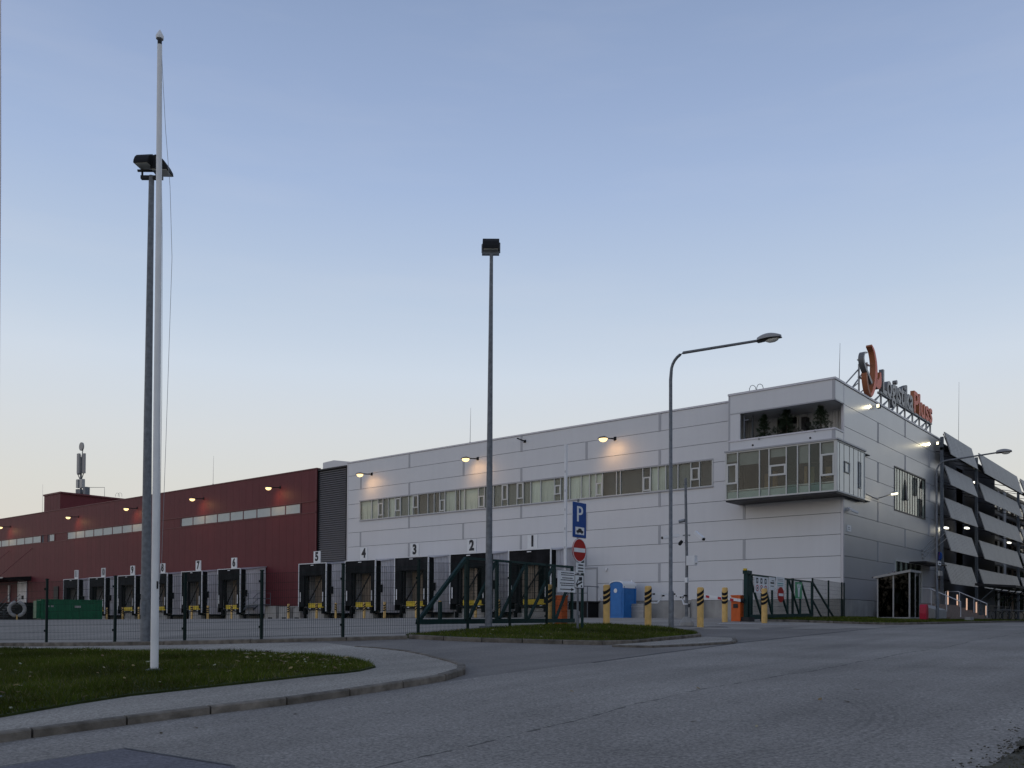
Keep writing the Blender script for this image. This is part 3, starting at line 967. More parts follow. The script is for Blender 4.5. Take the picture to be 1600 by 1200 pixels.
for i, (a, b) in enumerate(zip(fx, fx[1:])):
    if i:
        MB().box(a - .03, a + .03, BY0 - .01, BY0 + .08, BZ0 + .08, BZ1 - .07).build('mullion', M['framew'], BAY)
    MB().box(a + .03, b - .03, BY0 + .035, BY0 + .045, BZ0 + .08, BZ1 - .07).build('pane', M['glassblue'] if i in (4, 6) else M['glass'], BAY)
for i, q0, q1 in ((0, 7.74, 8.92), (3, 7.98, 8.60), (7, 7.70, 8.90)):
    sash(BAY, 'y', fx[i] + .03, fx[i + 1] - .03, q0, q1, BY0 + .03, .10)
fy = [BY0 + .12, -1.29, -.61, .25, .92, 1.66, 2.09, BY1 - .04]
for i, (a, b) in enumerate(zip(fy, fy[1:])):
    if i:
        MB().box(BX1 - .06, BX1 - .025, a - .022, a + .022, BZ0 + .08, BZ1 - .07).build('mullion', M['framed'], BAY)
    MB().box(BX1 - .045, BX1 - .035, a + .03, b - .03, BZ0 + .08, BZ1 - .07).build('pane', M['skyglaze'], BAY)
for i, q0, q1 in ((2, 8.0, 8.62), (5, 7.4, 8.9)):
    sash(BAY, 'x', fy[i] + .03, fy[i + 1] - .03, q0, q1, BX1 - .03, .06, 'steel')
# the room behind the glazing
MB().box(BX0 + .07, BX1 - .1, BY0 + .1, 3.9, BZ0, BZ0 + .05).box(BX0 + .07, BX1 - .1, BY0 + .1, 3.9, BZ1 - .06, BZ1 - .01).box(BX0 + .07, -.1, 3.85, 3.95, BZ0 + .05, BZ1 - .06).box(BX0 + .07, BX0 + .1, .5, 3.85, BZ0 + .05, BZ1 - .06).build('office_room', M['room'], GW)
MB().box(BX0 + .1, BX1 - .18, BY0 + .08, BY0 + .1, BZ0 + .09, BZ0 + .46).build('spandrel', M['spandrel'], BAY)
MB().box(BX0 + .1, BX1 - .18, BY0 + .22, BY0 + .55, BZ0 + .52, BZ0 + .58).build('window_board', M['framew'], BAY)
MB().box(-5.0, -4.7, .9, 1.1, 6.9, 8.6).box(-4.45, -4.2, .8, 1.0, 6.9, 8.7).box(-2.1, -1.95, -.3, -.2, 7.3, 8.6).box(-1.7, -1.45, -.5, -.4, 7.4, 8.5).box(-1.0, -.7, 0, .1, 7.9, 8.5).build('timber_post', M['roomwarm'], GW)
MB().box(-3.3, -2.6, .2, .8, 6.9, 8.0).box(-5.9, -5.6, -.9, -.6, 6.9, 8.2).box(-1.9, -1.2, .5, 1.0, 6.9, 7.9).build('cupboard', M['darkmetal'], GW)
for i in (0, 1, 3, 5, 7):
    MB().box(fx[i] + .04, fx[i + 1] - .04, BY0 + .14, BY0 + .15, BZ1 - .55 - .25 * (i % 3), BZ1 - .08).build('blind', M['blindgrey'], BAY)


# right-hand windows with pale upright curtains
def side_window(name, y0, y1, z0, z1, n, frame, pale):
    w = MB().box(-.06, .03, y0, y0 + .09, z0, z1).box(-.06, .03, y1 - .09, y1, z0, z1).box(-.06, .03, y0 + .09, y1 - .09, z1 - .08, z1).box(-.06, .03, y0 + .09, y1 - .09, z0, z0 + .08).build(name, M[frame], GW)
    ys = [y0 + .09 + (y1 - y0 - .18) * k / n for k in range(n + 1)]
    for k, (a, b) in enumerate(zip(ys, ys[1:])):
        if k:
            MB().box(-.04, -.01, a - .022, a + .022, z0 + .08, z1 - .08).build('mullion', M['framed'], w)
        MB().box(-.035, -.03, a + .025, b - .025, z0 + .08, z1 - .08).build('pane', M['glass'], w)
        if k in pale:
            MB().box(-.062, -.052, a + .01, b - .01, z0 + .08, z1 - .08).build('curtain', M['blind'], w)
    return w


sw = side_window('side_window', 9.1, 16.0, 6.88, 9.7, 12, 'framed', (0, 1, 2, 3, 5, 6, 7, 8, 9, 11))
sash(sw, 'x', 13.4, 14.0, 8.3, 9.5, .0, .07, 'framed'); sash(sw, 'x', 14.6, 15.2, 7.0, 8.2, .0, .07, 'framed')
MB().hexa([(.01, 11.25, 7.75), (.01, 11.65, 7.75), (.01, 11.65, 7.8), (.01, 11.25, 7.8), (.14, 11.25, 7.75), (.14, 11.65, 7.75), (.01, 11.5, 9.1), (.01, 11.4, 9.1)]).build('open_light', M['framed'], sw)
side_window('side_window', 9.25, 15.25, .95, 3.78, 11, 'framew', (0, 2, 4, 6, 8))
MB().box(-.16, .0, 9.3, 15.2, -.4, .94).build('window_apron', M['concrete'], GW)
MB().box(.0, 1.1, 12.2, 17.2, 3.72, 3.80).build('door_canopy', M['darkmetal'], GW)

# things fixed to the corner wall
cm = thing('wall_camera', 'twin white security cameras on the warehouse corner under the glazed bay', 'camera', (.02, .6, 6.1))
MB().box(-.02, .06, -.1, .1, -.1, .1).build('bracket', M['white'], cm)
MB().bar((.1, .05, .0), (.42, .45, -.18), .11, .11).build('camera_body', M['white'], cm)
MB().bar((.1, -.1, .02), (.35, -.5, -.10), .11, .11).build('camera_body', M['white'], cm)
MB().tube([(.05, 0, .0), (.14, 0, .03)], .04, 8).build('mount', M['steel'], cm)
sg = thing('wall_plaque', 'small white plaque on the side wall near the warehouse corner', 'plaque', (.002, .9, 5.05))
MB().box(0, .03, -.35, .25, -.18, .18).build('plate', M['signwhite'], sg)
MB().box(.031, .036, -.25, .05, .02, .08).box(.031, .036, -.25, .1, -.08, -.03).build('lettering', M['strip'], sg)

# ------------------------------------------------------------------ office block with sunshades
OB = thing('office_block', 'dark office block behind tilted metal sunshade panels', 'office block', (0, 20.6, 0))
oy = 20.6
MB().box(-14, -.62, 0, 60, -.5, 12.2).build('wall', M['officewall'], OB)
for z in (2.9, 5.2, 7.5, 9.8):
    MB().box(-.62, -.52, 0, 60, z - .12, z + .12).build('floor_band', M['strip'], OB)
for z0, z1 in ((.9, 2.75), (3.2, 5.0), (5.5, 7.3), (7.8, 9.6), (10.1, 11.9)):
    y = .9
    k = 0
    while y < 38:
        w = (1.5, 2.4, .9, 1.8, 1.1)[k % 5]
        fr = MB().box(-.615, -.55, y, y + .07, z0, z1).box(-.615, -.55, y + w - .07, y + w, z0, z1).box(-.615, -.55, y + .07, y + w - .07, z1 - .07, z1).box(-.615, -.55, y + .07, y + w - .07, z0, z0 + .07).build('window', M['framed'], OB)
        MB().box(-.6, -.59, y + .07, y + w - .07, z0 + .07, z1 - .07).build('pane', M['glassdark'], fr)
        y += w
        if k % 3 == 1:
            MB().box(-.615, -.57, y + .1, y + .9, z0, z1).build('infill_panel', M['woodwall'] if k % 2 else M['panel'], OB)
            y += 1.0
        k += 1
POSTS = [18.4, 28.6, 44.9, 61.0]
for p in POSTS:
    MB().box(.38, .58, p - oy - .1, p - oy + .1, -.3, 12.95).build('post', M['galvd'], OB)
MB().box(.36, .6, 18.3 - oy, 78 - oy, 12.02, 12.2).build('beam', M['darkmetal'], OB)
BAYS = [(18.5, 26.4), (28.75, 43.6), (45.1, 60.0)]
ROWS = [(13.32, 11.65), (10.97, 9.5), (8.67, 7.17), (6.37, 4.87), (4.08, 2.55)]
for bi, (ya, yb) in enumerate(BAYS):
    for zt, zb in ROWS:
        mb = MB(); n = int((yb - ya) / .38)
        for k in range(n):
            y0_, y1_ = ya + (yb - ya) * k / n - oy, ya + (yb - ya) * (k + 1) / n - oy
            e = .014
            for (p, q, d) in ((y0_, y0_ + .10, -.03), (y0_ + .10, y1_, 0)):
                xa, xb = .62 + d, 1.08 + d
                mb.hexa([(xb - .03, p, zb), (xb, p, zb), (xb, q, zb), (xb - .03, q, zb), (xa - .03, p, zt), (xa, p, zt), (xa, q, zt), (xa - .03, q, zt)])
        mb.build('sunshade_panel', M['shade'], OB)
        for yy in [ya + (yb - ya) * t for t in (.02, .34, .66, .98)]:
            fr = MB().bar((.5, yy - oy, zt - .1), (1.02, yy - oy, zb + .05), .07, .05).bar((-.55, yy - oy, zb + .5), (1.0, yy - oy, zb + .12), .05)
            fr.build('shade_bracket', M['darkmetal'], OB)
for (a, b) in ((26.5, 28.5), (43.7, 44.8)):
    MB().box(-.61, -.5, a - oy, b - oy, 3.2, 12.0).build('pale_wall_strip', M['panel'], OB)

# ------------------------------------------------------------------ roof sign
RS = thing('roof_sign', 'rooftop company sign of grey and orange red channel letters with curved emblem', 'sign', (-.2, 3, 13.1))


def letters(txt, y_start, y_end, mats, base, size):
    def width(t):
        me = text_mesh(t, size, .1, [mats[0]], lambda x, y, z: (x, y, z), 1, 'LEFT')
        w = (min(v.co.x for v in me.vertices), max(v.co.x for v in me.vertices))
        bpy.data.meshes.remove(me); return w
    lo, hi = width(txt)
    k = (y_end - y_start) / (hi - lo)
    for i, ch in enumerate(txt):
        single = width(ch)
        full = width(txt[:i + 1])
        x_off = full[1] - single[1]
        me = text_mesh(ch, size, .26, mats, lambda x, y, z: (z, (x + x_off - lo) * k + y_start, y + base), 1, 'LEFT', .035)
        link('letter', me, RS)


letters('Logistika', 7.15 - 3, 13.45 - 3, [M['lettergrey'], M['letteredge']], .84, 2.08)
letters('Pluss', 13.72 - 3, 18.05 - 3, [M['logored'], M['logobrown']], .84, 2.08)


def ribbon(name, pts, ws, depth, mats):
    """A curved blade: outline in (y, z), extruded along x."""
    L, Rr = [], []
    for i, p in enumerate(pts):
        a = pts[max(0, i - 1)]; b = pts[min(len(pts) - 1, i + 1)]
        t = Vector((b[0] - a[0], b[1] - a[1])).normalized()
        L.append((p[0] - t.y * ws[i] / 2, p[1] + t.x * ws[i] / 2)); Rr.append((p[0] + t.y * ws[i] / 2, p[1] - t.x * ws[i] / 2))
    mb = MB()
    for i in range(len(pts) - 1):
        q = [L[i], L[i + 1], Rr[i + 1], Rr[i]]
        for x, order in ((depth / 2, 1), (-depth / 2, -1)):
            mb.face([(x, y, z) for y, z in q[::order]], 0)
        for side in (L, Rr):
            mb.face([(-depth / 2, *side[i]), (depth / 2, *side[i]), (depth / 2, *side[i + 1]), (-depth / 2, *side[i + 1])], 1)
    for i in (0, -1):
        mb.face([(-depth / 2, *L[i]), (depth / 2, *L[i]), (depth / 2, *Rr[i]), (-depth / 2, *Rr[i])], 1)
    me = mb.mesh(mats, name=name)
    bm = bmesh.new(); bm.from_mesh(me); bmesh.ops.remove_doubles(bm, verts=bm.verts, dist=1e-4); bmesh.ops.recalc_face_normals(bm, faces=bm.faces); bm.to_mesh(me); bm.free()
    return link(name, me, RS)


def arc(pts, n=5):
    out = []
    P = [pts[0]] + pts + [pts[-1]]
    for i in range(1, len(P) - 2):
        for k in range(n):
            t = k / n
            out.append(tuple(.5 * (2 * P[i][d] + (P[i + 1][d] - P[i - 1][d]) * t + (2 * P[i - 1][d] - 5 * P[i][d] + 4 * P[i + 1][d] - P[i + 2][d]) * t * t + (-P[i - 1][d] + 3 * P[i][d] - 3 * P[i + 1][d] + P[i + 2][d]) * t ** 3) for d in (0, 1)))
    out.append(pts[-1])
    return out


def taper(n, a, b, c):
    return [a + (b - a) * min(1, 2 * i / n) if i < n / 2 else b + (c - b) * (2 * i / n - 1) for i in range(n)]


a1 = arc([(1.85, 3.22), (2.35, 2.95), (2.68, 2.35), (2.72, 1.7), (2.52, 1.05), (2.15, .5), (1.8, .2)])
ribbon('emblem_arc', a1, taper(len(a1), .12, .44, .18), .34, [M['logored'], M['logobrown']])
a2 = arc([(1.15, 2.62), (.70, 2.5), (.52, 2.15), (.75, 1.78), (1.35, 1.4), (2.0, .98)])
ribbon('emblem_blade', a2, taper(len(a2), .07, .20, .20), .32, [M['lettergrey'], M['letteredge']])
a3 = arc([(1.05, 1.42), (1.15, .95), (1.4, .5), (1.75, .2)])
ribbon('emblem_tail', a3, taper(len(a3), .22, .24, .14), .3, [M['logobrown'], M['logobrown']])
a4 = arc([(2.75, 1.2), (3.2, 1.15), (3.48, 1.45), (3.5, 1.95)])
ribbon('emblem_hook', a4, taper(len(a4), .55, .55, .14), .34, [M['logored'], M['logobrown']])
fr = MB().box(-.1, .1, 3.7, 15.1, .74, .86)
for yy in (4.1, 5.7, 7.4, 9.0, 10.7, 12.3, 14.0, 15.0):
    fr.box(-.05, .05, yy - .045, yy + .045, -.05, .76).bar((-.05, yy, .72), (-1.0, yy - .1, -.05), .06)
    fr.bar((-.06, yy - 1.2, .0), (-.06, yy, .72), .06)
for yy, zt in ((1.0, 2.0), (2.4, 2.4)):
    fr.box(-.34, -.26, yy - .045, yy + .045, -.05, zt).bar((-.3, yy, zt - .3), (-1.3, yy - 1.3, -.05), .07).bar((-.3, yy, .9), (-1.0, yy - .9, -.05), .06)
fr.bar((-.3, .8, 2.2), (-.3, 2.9, 2.3), .08).bar((-.3, .9, 1.2), (-.3, 2.9, 1.3), .08)
fr.build('support_frame', M['steel'], RS)

# ------------------------------------------------------------------ red warehouse
RWH = thing('red_warehouse', 'long dark red metal clad warehouse beyond the louvred tower', 'warehouse', (-45.95, 0, 0))
ox = -45.95
RED_L = -130
GROUPS = [(-67.95, -48.24, 9), (-93.49, -75.77, 8), (-98.4, -96.95, 1), (-117.7, -100.7, 7)]
w = 1.06
k = 0
x = -45.98
low = MB().box(0, w - .012, 0, .06, .95, 9.12).mesh(M['red'], name='wall_panel')
upp = MB().box(0, w - .012, 0, .06, 10.2, 12.95).mesh(M['red'], name='wall_panel')
midp = MB().box(0, w - .012, .03, .06, 9.2, 10.12).mesh(M['red'], name='wall_panel')
while x > RED_L:
    x -= w
    link('wall_panel', low, RWH, (x - ox, 0, 0)); link('wall_panel', upp, RWH, (x - ox, 0, 0))
    if not any(a - .9 < x and x + w < b + .9 for a, b, n in GROUPS):
        link('wall_panel', midp, RWH, (x - ox, 0, 0))
MB().box(RED_L - ox, 0, -.03, .055, 9.125, 9.195).box(RED_L - ox, 0, -.03, .055, 10.125, 10.195).build('strip_trim', M['redtrim'], RWH)
for a, b, n in GROUPS:
    f = MB().box(a - ox - .06, a - ox + .03, -.032, .06, 9.2, 10.12).box(b - ox - .03, b - ox + .06, -.032, .06, 9.2, 10.12).build('strip_window', M['redtrim'], RWH)
    for q in range(n):
        xa, xb = a + (b - a) * q / n - ox + .05, a + (b - a) * (q + 1) / n - ox - .05
        MB().box(xa, xb, .02, .05, 9.24, 10.08).build('pane', M['frost'], f)
        MB().box(xa, xb, .0, .015, 9.22, 9.27).box(xa, xb, .0, .015, 10.05, 10.1).box(xb, xb + .1, -.01, .03, 9.2, 10.12).build('pane_frame', M['redtrim'], f)
MB().box(RED_L - ox, 0, .3, 40, -1, 12.9).build('inner_wall', M['core'], RWH)
MB().box(RED_L - ox, .03, -.05, .4, 12.96, 13.06).build('roof_coping', M['redtrim'], RWH)
MB().box(-.15, .0, -.03, .3, .95, 12.95).build('corner_trim', M['redtrim'], RWH)
MB().box(RED_L - ox, 0, .0, .3, -1.0, .94).build('plinth', M['concrete'], RWH)
MB().box(RED_L - ox, 0, .06, .3, .94, 12.95).build('backing', M['core'], RWH)
# roof penthouse
ph = MB().box(-104.7 - ox, -100.05 - ox, 2.05, 10.5, 13, 15.62).build('penthouse', M['red'], RWH)
for q in range(5):
    MB().box(-104.66 - ox + .93 * q, -104.66 - ox + .93 * q + .9, 2.0, 2.05, 13.0, 15.6).build('wall_panel', M['red'], ph)
MB().box(-104.8 - ox, -99.8 - ox, 1.9, 10.8, 15.62, 15.82).build('penthouse_eaves', M['redtrim'], RWH)

# louvred link between the two halls
LT = thing('louvred_tower', 'narrow charcoal louvred tower between red and grey warehouses', 'tower', (-45.9, 0, 0))
MB().box(0, 4.0, .45, 8, -.3, 12.7).build('inner_wall', M['core'], LT)
sl = MB(); z = 3.7
while z < 12.75:
    sl.hexa([(.03, .14, z), (3.72, .14, z), (3.72, .17, z), (.03, .17, z), (.03, .32, z + .17), (3.72, .32, z + .17), (3.72, .35, z + .17), (.03, .35, z + .17)])
    z += .185
stuff(sl.build('louvre_slats', M['louvre'], LT))
MB().box(3.72, 4.0, .10, .5, -.3, 12.9).box(-.03, .04, .1, .5, -.3, 12.9).build('edge_post', M['blackpaint'], LT)
MB().box(0, 4.0, .05, .5, 12.78, 12.9).build('cap', M['darkmetal'], LT)
MB().box(0, 4.0, .1, .44, -.3, 3.65).build('base_wall', M['red'], LT)
rb = thing('roof_unit', 'pale grey rooftop plant box beside the louvred tower top', 'plant unit', (-46.4, 1, 12.9))
MB().prism([(0, 0), (3.9, 0), (3.9, .45), (1.5, .85), (0, .78)], lambda a, b: (a, 0, b), lambda a, b: (a, 3, b)).build('casing', M['panel'], rb)
MB().box(.2, 3.6, -.02, 0, .1, .14).build('seam', M['strip'], rb)

# ------------------------------------------------------------------ loading docks
LABELS = {1: 'beside the notice board', 2: 'behind the galvanised mast', 3: 'left of dock two', 4: 'at the grey wall end', 5: 'in front of the louvred tower', 6: 'nearest dock on the red wall with metal stair', 7: 'on the red wall left of dock six',
          8: 'just right of the white flagpole', 9: 'between flagpole and green skip', 10: 'partly behind the green skip end', 11: 'farthest, above the green skip'}
DX = {1: -21.75, 2: -27.24, 3: -33.03, 4: -38.79, 5: -44.75, 6: -56.84, 7: -63.1, 8: -69.3, 9: -75.6, 10: -82.0, 11: -88.2}
SGN = {1: -19.67, 2: -25.12, 3: -30.84, 4: -36.52, 5: -42.34, 6: -54.22, 7: -60.13, 8: -66.55, 9: -72.5, 10: -78.78, 11: -85.02}
WD = 3.62
cor = MB(); n = 13
for q in range(n):
    y0_, y1_ = -2.18 + 2.13 * q / n, -2.18 + 2.13 * (q + 1) / n
    a, b = y0_ + (y1_ - y0_) * .15, y0_ + (y1_ - y0_) * .62
    zt = lambda y: 4.42 + (y + 2.18) * .15
    for (p, r, d) in ((y0_, a, 0), (a, b, .05), (b, y1_, 0)):
        xx = WD - .05 + d
        cor.hexa([(xx - .04, p, .42), (xx, p, .42), (xx, r, .42), (xx - .04, r, .42), (xx - .04, p, zt(p)), (xx, p, zt(p)), (xx, r, zt(r)), (xx - .04, r, zt(r))])
cor_me = cor.mesh(M['offwhite'], name='side_wall')
cl = MB()
cl.hexa([(.02, -2.15, .42), (.06, -2.15, .42), (.06, -.02, .42), (.02, -.02, .42), (.02, -2.15, 4.4), (.06, -2.15, 4.4), (.06, -.02, 4.74), (.02, -.02, 4.74)])
side_l = cl.mesh(M['offwhite'], name='side_wall')
roof_me = MB().hexa([(-.04, -2.25, 4.43), (WD + .08, -2.25, 4.43), (WD + .08, 0 - .01, 4.76), (-.04, -.01, 4.76), (-.04, -2.25, 4.5), (WD + .08, -2.25, 4.5), (WD + .08, -.01, 4.84), (-.04, -.01, 4.84)]).mesh(M['coping'], name='roof')
head_me = MB().box(.06, WD - .06, -2.76, -2.62, 3.55, 4.5).mesh(M['curtain'], name='head_curtain')
flap = MB().prism([(.06, -2.76), (.62, -2.70), (.66, -2.55), (.06, -2.55)], lambda a, b: (a, b, .95), lambda a, b: (a + .02, b, 3.56)).mesh(M['curtain'], name='side_curtain')
flap2 = MB().prism([(WD - .06, -2.76), (WD - .62, -2.70), (WD - .66, -2.55), (WD - .06, -2.55)], lambda a, b: (a, b, .95), lambda a, b: (a - .02, b, 3.56)).mesh(M['curtain'], name='side_curtain')
shell = MB().box(WD - .14, WD - .02, -2.74, -2.2, .55, 4.47).box(.02, .10, -2.74, -2.2, .55, 4.47).box(.1, WD - .14, -2.6, -2.2, 4.36, 4.46).mesh(M['black'], name='shelter_side')
trim = MB().box(-.02, .05, -2.80, -2.70, .95, 4.56).box(WD - .06, WD + .0, -2.80, -2.70, .55, 4.56).box(.05, WD - .06, -2.80, -2.72, 4.50, 4.56).mesh(M['white'], name='edge_trim')
frame_me = MB().box(.62, .78, -2.5, -2.3, .95, 3.6).box(WD - .78, WD - .62, -2.5, -2.3, .95, 3.6).box(.78, WD - .78, -2.5, -2.3, 3.5, 3.6).mesh(M['darkmetal'], name='door_frame')
rod = MB().bar((.78, -2.4, 1.15), (WD - .95, -2.4, 3.5), .075).mesh(M['blackpaint'], name='strut')
plate = MB().box(1.15, WD - .55, -2.62, -2.5, .85, 1.22).mesh(M['yellow'], name='dock_leveller')
lip = MB().box(.75, WD - .35, -2.66, -2.3, .70, .84).mesh(M['blackpaint'], name='leveller_lip')
dots = MB().box(1.3, 1.5, -2.68, -2.661, .75, .80).box(WD - 1.0, WD - .8, -2.68, -2.661, .75, .80).mesh(M['signwhite'], name='reflector')
base_me = MB().box(.9, WD - .6, -2.45, -.3, -1.0, .62).mesh(M['concrete'], name='concrete_base')
under = MB().box(.05, WD, -2.3, -.02, .30, .42).box(.1, .25, -2.3, -2.1, -1, .3).box(WD - .2, WD - .05, -2.3, -2.1, -1, .3).mesh(M['black'], name='under_frame')
bump_me = MB().box(.62, .86, -2.78, -2.45, .35, .85).mesh(M['black'], name='bumper')
bump2 = MB().box(WD - .6, WD - .36, -2.78, -2.45, .35, .85).mesh(M['black'], name='bumper')
guide = MB().box(.2, .29, -2.80, -2.775, 1.35, 2.15).mesh(M['white'], name='guide_strip')
guide2 = MB().box(WD - .47, WD - .38, -2.80, -2.775, 1.35, 2.15).mesh(M['white'], name='guide_strip')
tagp = MB().box(1.6, 1.95, -2.785, -2.765, 4.36, 4.42).mesh(M['signwhite'], name='plate')
sigl = MB().box(WD - .02, WD + .14, -2.42, -2.12, 2.0, 2.6).mesh(M['blackpaint'], name='signal_box')
dm = MB(); n = 11
for q in range(n):
    xa, xb = .78 + (WD - 1.56) * q / n, .78 + (WD - 1.56) * (q + 1) / n
    dm.box(xa, xb - .06, -1.66, -1.6, 1.0, 3.6).box(xb - .06, xb, -1.62, -1.6, 1.0, 3.6)
door_me = dm.mesh(M['beige'], name='dock_door')
for num, dx in DX.items():
    dz = .006 * min(0, dx + 24)
    d = thing('loading_dock', 'black loading dock pod numbered %d, %s' % (num, LABELS[num]), 'loading dock', (dx, 0, dz), 0, 'numbered loading docks along the yard')
    for nm, me in (('side_wall', cor_me), ('side_wall', side_l), ('roof', roof_me), ('head_curtain', head_me), ('side_curtain', flap), ('side_curtain', flap2), ('shelter_side', shell), ('edge_trim', trim), ('door_frame', frame_me),
                   ('strut', rod), ('dock_leveller', plate), ('leveller_lip', lip), ('concrete_base', base_me), ('under_frame', under), ('bumper', bump_me), ('bumper', bump2), ('guide_strip', guide), ('guide_strip', guide2), ('plate', tagp), ('signal_box', sigl), ('dock_door', door_me)):
        if num in (1, 2) and nm in ('dock_door',):
            continue
        o = link(nm, me, d)
        if nm == 'leveller_lip':
            link('reflector', dots, o)
    if num in (1, 2):          # two docks stand with the sectional door half raised beside dark reveals
        dd = MB()
        for q in range(9):
            xa, xb = .78 + .118 * q, .78 + .118 * (q + 1)
            dd.box(xa, xb - .03, -2.26, -2.2, 1.0, 3.6)
        dd.box(1.9, 2.15, -2.26, -2.18, 1.0, 3.6)
        dd.build('dock_door', M['beige'], d)
        MB().box(2.2, 2.84, -1.3, -1.2, 1.0, 3.6).build('inner_wall', M['beige'], d)
        MB().box(1.84, 1.9, -2.3, -1.2, 1.0, 3.6).build('door_edge', M['blackpaint'], d)
    MB().box(.75, WD - .75, -1.0, -.9, .9, 3.7).build('tunnel_end', M['core'], d)
    sx = SGN[num] - dx
    s = MB().box(sx - .42, sx + .42, -2.80, -2.72, 4.57, 5.52).build('number_sign', M['signwhite'], d)
    me = text_mesh(str(num), .98, .01, [M['ink']], lambda x, y, z: (sx + x, -2.81 - z, 5.05 + y), .90 if num < 10 else .72, 'CENTER', .045)
    link('numeral', me, s)


# ------------------------------------------------------------------ bollards
def bollard_meshes(r, h, band0, n=18):
    body = MB().tube([(0, 0, 0), (0, 0, h - .03), (0, 0, h)], [r, r, r * .75], n).mesh(M['bollard'], True, 'post')
    st = MB()
    for k in range(3):                      # slanting stripes wrapped round the sleeve
        z0 = band0 + k * (h - band0 - .08) / 3
        for q in range(n):
            t0, t1 = 2 * PI * q / n, 2 * PI * (q + 1) / n
            s0, s1 = .085 * math.sin(t0 + .3), .085 * math.sin(t1 + .3)
            rr = r + .006
            a = (rr * math.cos(t0), rr * math.sin(t0)); b = (rr * math.cos(t1), rr * math.sin(t1))
            st.face([(*a, z0 + s0), (*b, z0 + s1), (*b, z0 + s1 + .11), (*a, z0 + s0 + .11)])
    return body, st.mesh(M['blackpaint'], name='stripe')


bb, bs = bollard_meshes(.10, 1.25, .62)
cap_me = MB().tube([(0, 0, 1.0), (0, 0, 1.9)], .045, 8).mesh(M['white'], name='marker_tube')
bpos = [(-76.2, 'left of dock nine, beside the green skip'), (-72.9, 'in front of dock nine'), (-69.6, 'left of the white flagpole at dock eight'), (-66.0, 'in front of dock eight'), (-60.9, 'at the left corner of dock seven'),
        (-59.8, 'right side of dock seven'), (-57.1, 'at the left corner of dock six'), (-53.3, 'in front of dock six'), (-45.0, 'at the left corner of dock five'), (-41.3, 'in front of dock five'), (-38.9, 'at the left corner of dock four'),
        (-35.5, 'in front of dock four'), (-33.2, 'at the left corner of dock three'), (-29.8, 'in front of dock three'), (-27.4, 'at the left corner of dock two'), (-24.0, 'in front of dock two'), (-21.9, 'at the left corner of dock one'), (-83.0, 'in front of dock eleven')]
first = None
for bx, wh in bpos:
    lab = 'thin yellow bollard with black stripes ' + wh
    loc = (bx, -3.6, H(bx, -3.6) - .02)
    if first is None:
        first = thing('bollard', lab, 'bollard', loc, 0, 'yellow bollards in front of the docks')
        link('post', bb, first); link('stripe', bs, first)
    else:
        copy_thing(first, loc, lab, random.uniform(0, 6))


# big bollards by the barriers
b2, s2 = bollard_meshes(.115, 1.40, .82)
BIG = [(.81, -24.79, 'left of the blue toilet'), (1.9, -23.93, 'carrying a small reader camera by the street lamp'), (2.74, -21.84, 'in the middle of the entrance'), (1.2, -16.85, 'beside the orange barrier box'), (2.45, -15.9, 'in front of the right gate signs'), (-1.22, -25.27, 'behind the left gate beside the orange box')]
first = None
for bx, by, wh in BIG:
    lab = 'thick yellow bollard with black stripes ' + wh
    loc = (bx, by, H(bx, by) - .02)
    if first is None:
        first = thing('bollard', lab, 'bollard', loc, 0, 'thick bollards at the barrier entrance')
        link('post', b2, first); link('stripe', s2, first)
    else:
        copy_thing(first, loc, lab, random.uniform(-.5, .5))

# ------------------------------------------------------------------ wall floodlights
arm_me = MB().tube([(.16, -.02, .12), (.12, -.5, .08), (0, -1.0, .06)], .04, 8).box(.08, .26, -.05, 0, .02, .26).mesh(M['blackpaint'], name='arm')
head_me2 = MB().hexa([(-.30, -1.42, -.012), (.30, -1.42, -.012), (.28, -.92, -.012), (-.28, -.92, -.012), (-.18, -1.28, .11), (.18, -1.28, .11), (.18, -1.0, .11), (-.18, -1.0, .11)]).mesh(M['darkmetal'], name='housing')
_lb = MB(); _rings = []
for _i in range(6):
    _a = _i / 5 * PI * .5
    _rings.append([(.30 * math.cos(_a) * math.cos(q * PI / 7), -1.16 + .25 * math.cos(_a) * math.sin(q * PI / 7), -.015 - .22 * math.sin(_a)) for q in range(14)])
for _a, _b in zip(_rings, _rings[1:]):
    for q in range(14):
        _lb.face([_a[q], _a[(q + 1) % 14], _b[(q + 1) % 14], _b[q]])
lens_me = _lb.mesh(M['lens'], name='lens')
pl = bpy.data.lights.new('lamp_light', 'SPOT')
pl.energy = 58; pl.color = (1, .57, .25); pl.shadow_soft_size = .2; pl.spot_size = math.radians(155); pl.spot_blend = 1
FL = [(-38.95, 'leftmost lit floodlight on the grey wall near its left end'), (-27.25, 'lit floodlight on the grey wall above dock two'), (-15.15, 'lit floodlight on the grey wall right of the raised boom'),
      (-51.4, 'lit floodlight on the red wall nearest the louvred tower'), (-64.0, 'lit floodlight on the red wall above dock seven'), (-77.1, 'lit floodlight on the red wall just left of the flagpole'), (-90.8, 'lit floodlight on the red wall below the rooftop penthouse'), (-110.2, 'lit floodlight on the red wall at the left edge of the picture'), (-22.6, 'bare black lamp arm without a head on the grey wall right of the tall mast')]
for fx_, lab in FL:
    on = fx_ != -22.6
    f = thing('wall_floodlight', lab, 'floodlight', (fx_, 0, 11.66 if on else 12.55), 0, 'arm floodlights along the warehouse walls')
    if not on:
        MB().bar((0, -.02, 0), (-.12, -.75, .12), .07).box(-.1, .1, -.04, 0, -.1, .1).build('arm', M['blackpaint'], f)
    else:
        link('arm', arm_me, f); hd = link('housing', head_me2, f)
        link('lens', lens_me, hd)
        l = bpy.data.objects.new('lamp_light', pl); C.objects.link(l); l.parent = f
        l.location = (.02, -1.1, -.30)
        l.rotation_euler = Vector((-.35, -.85, .75)).to_track_quat('Z', 'Y').to_euler()

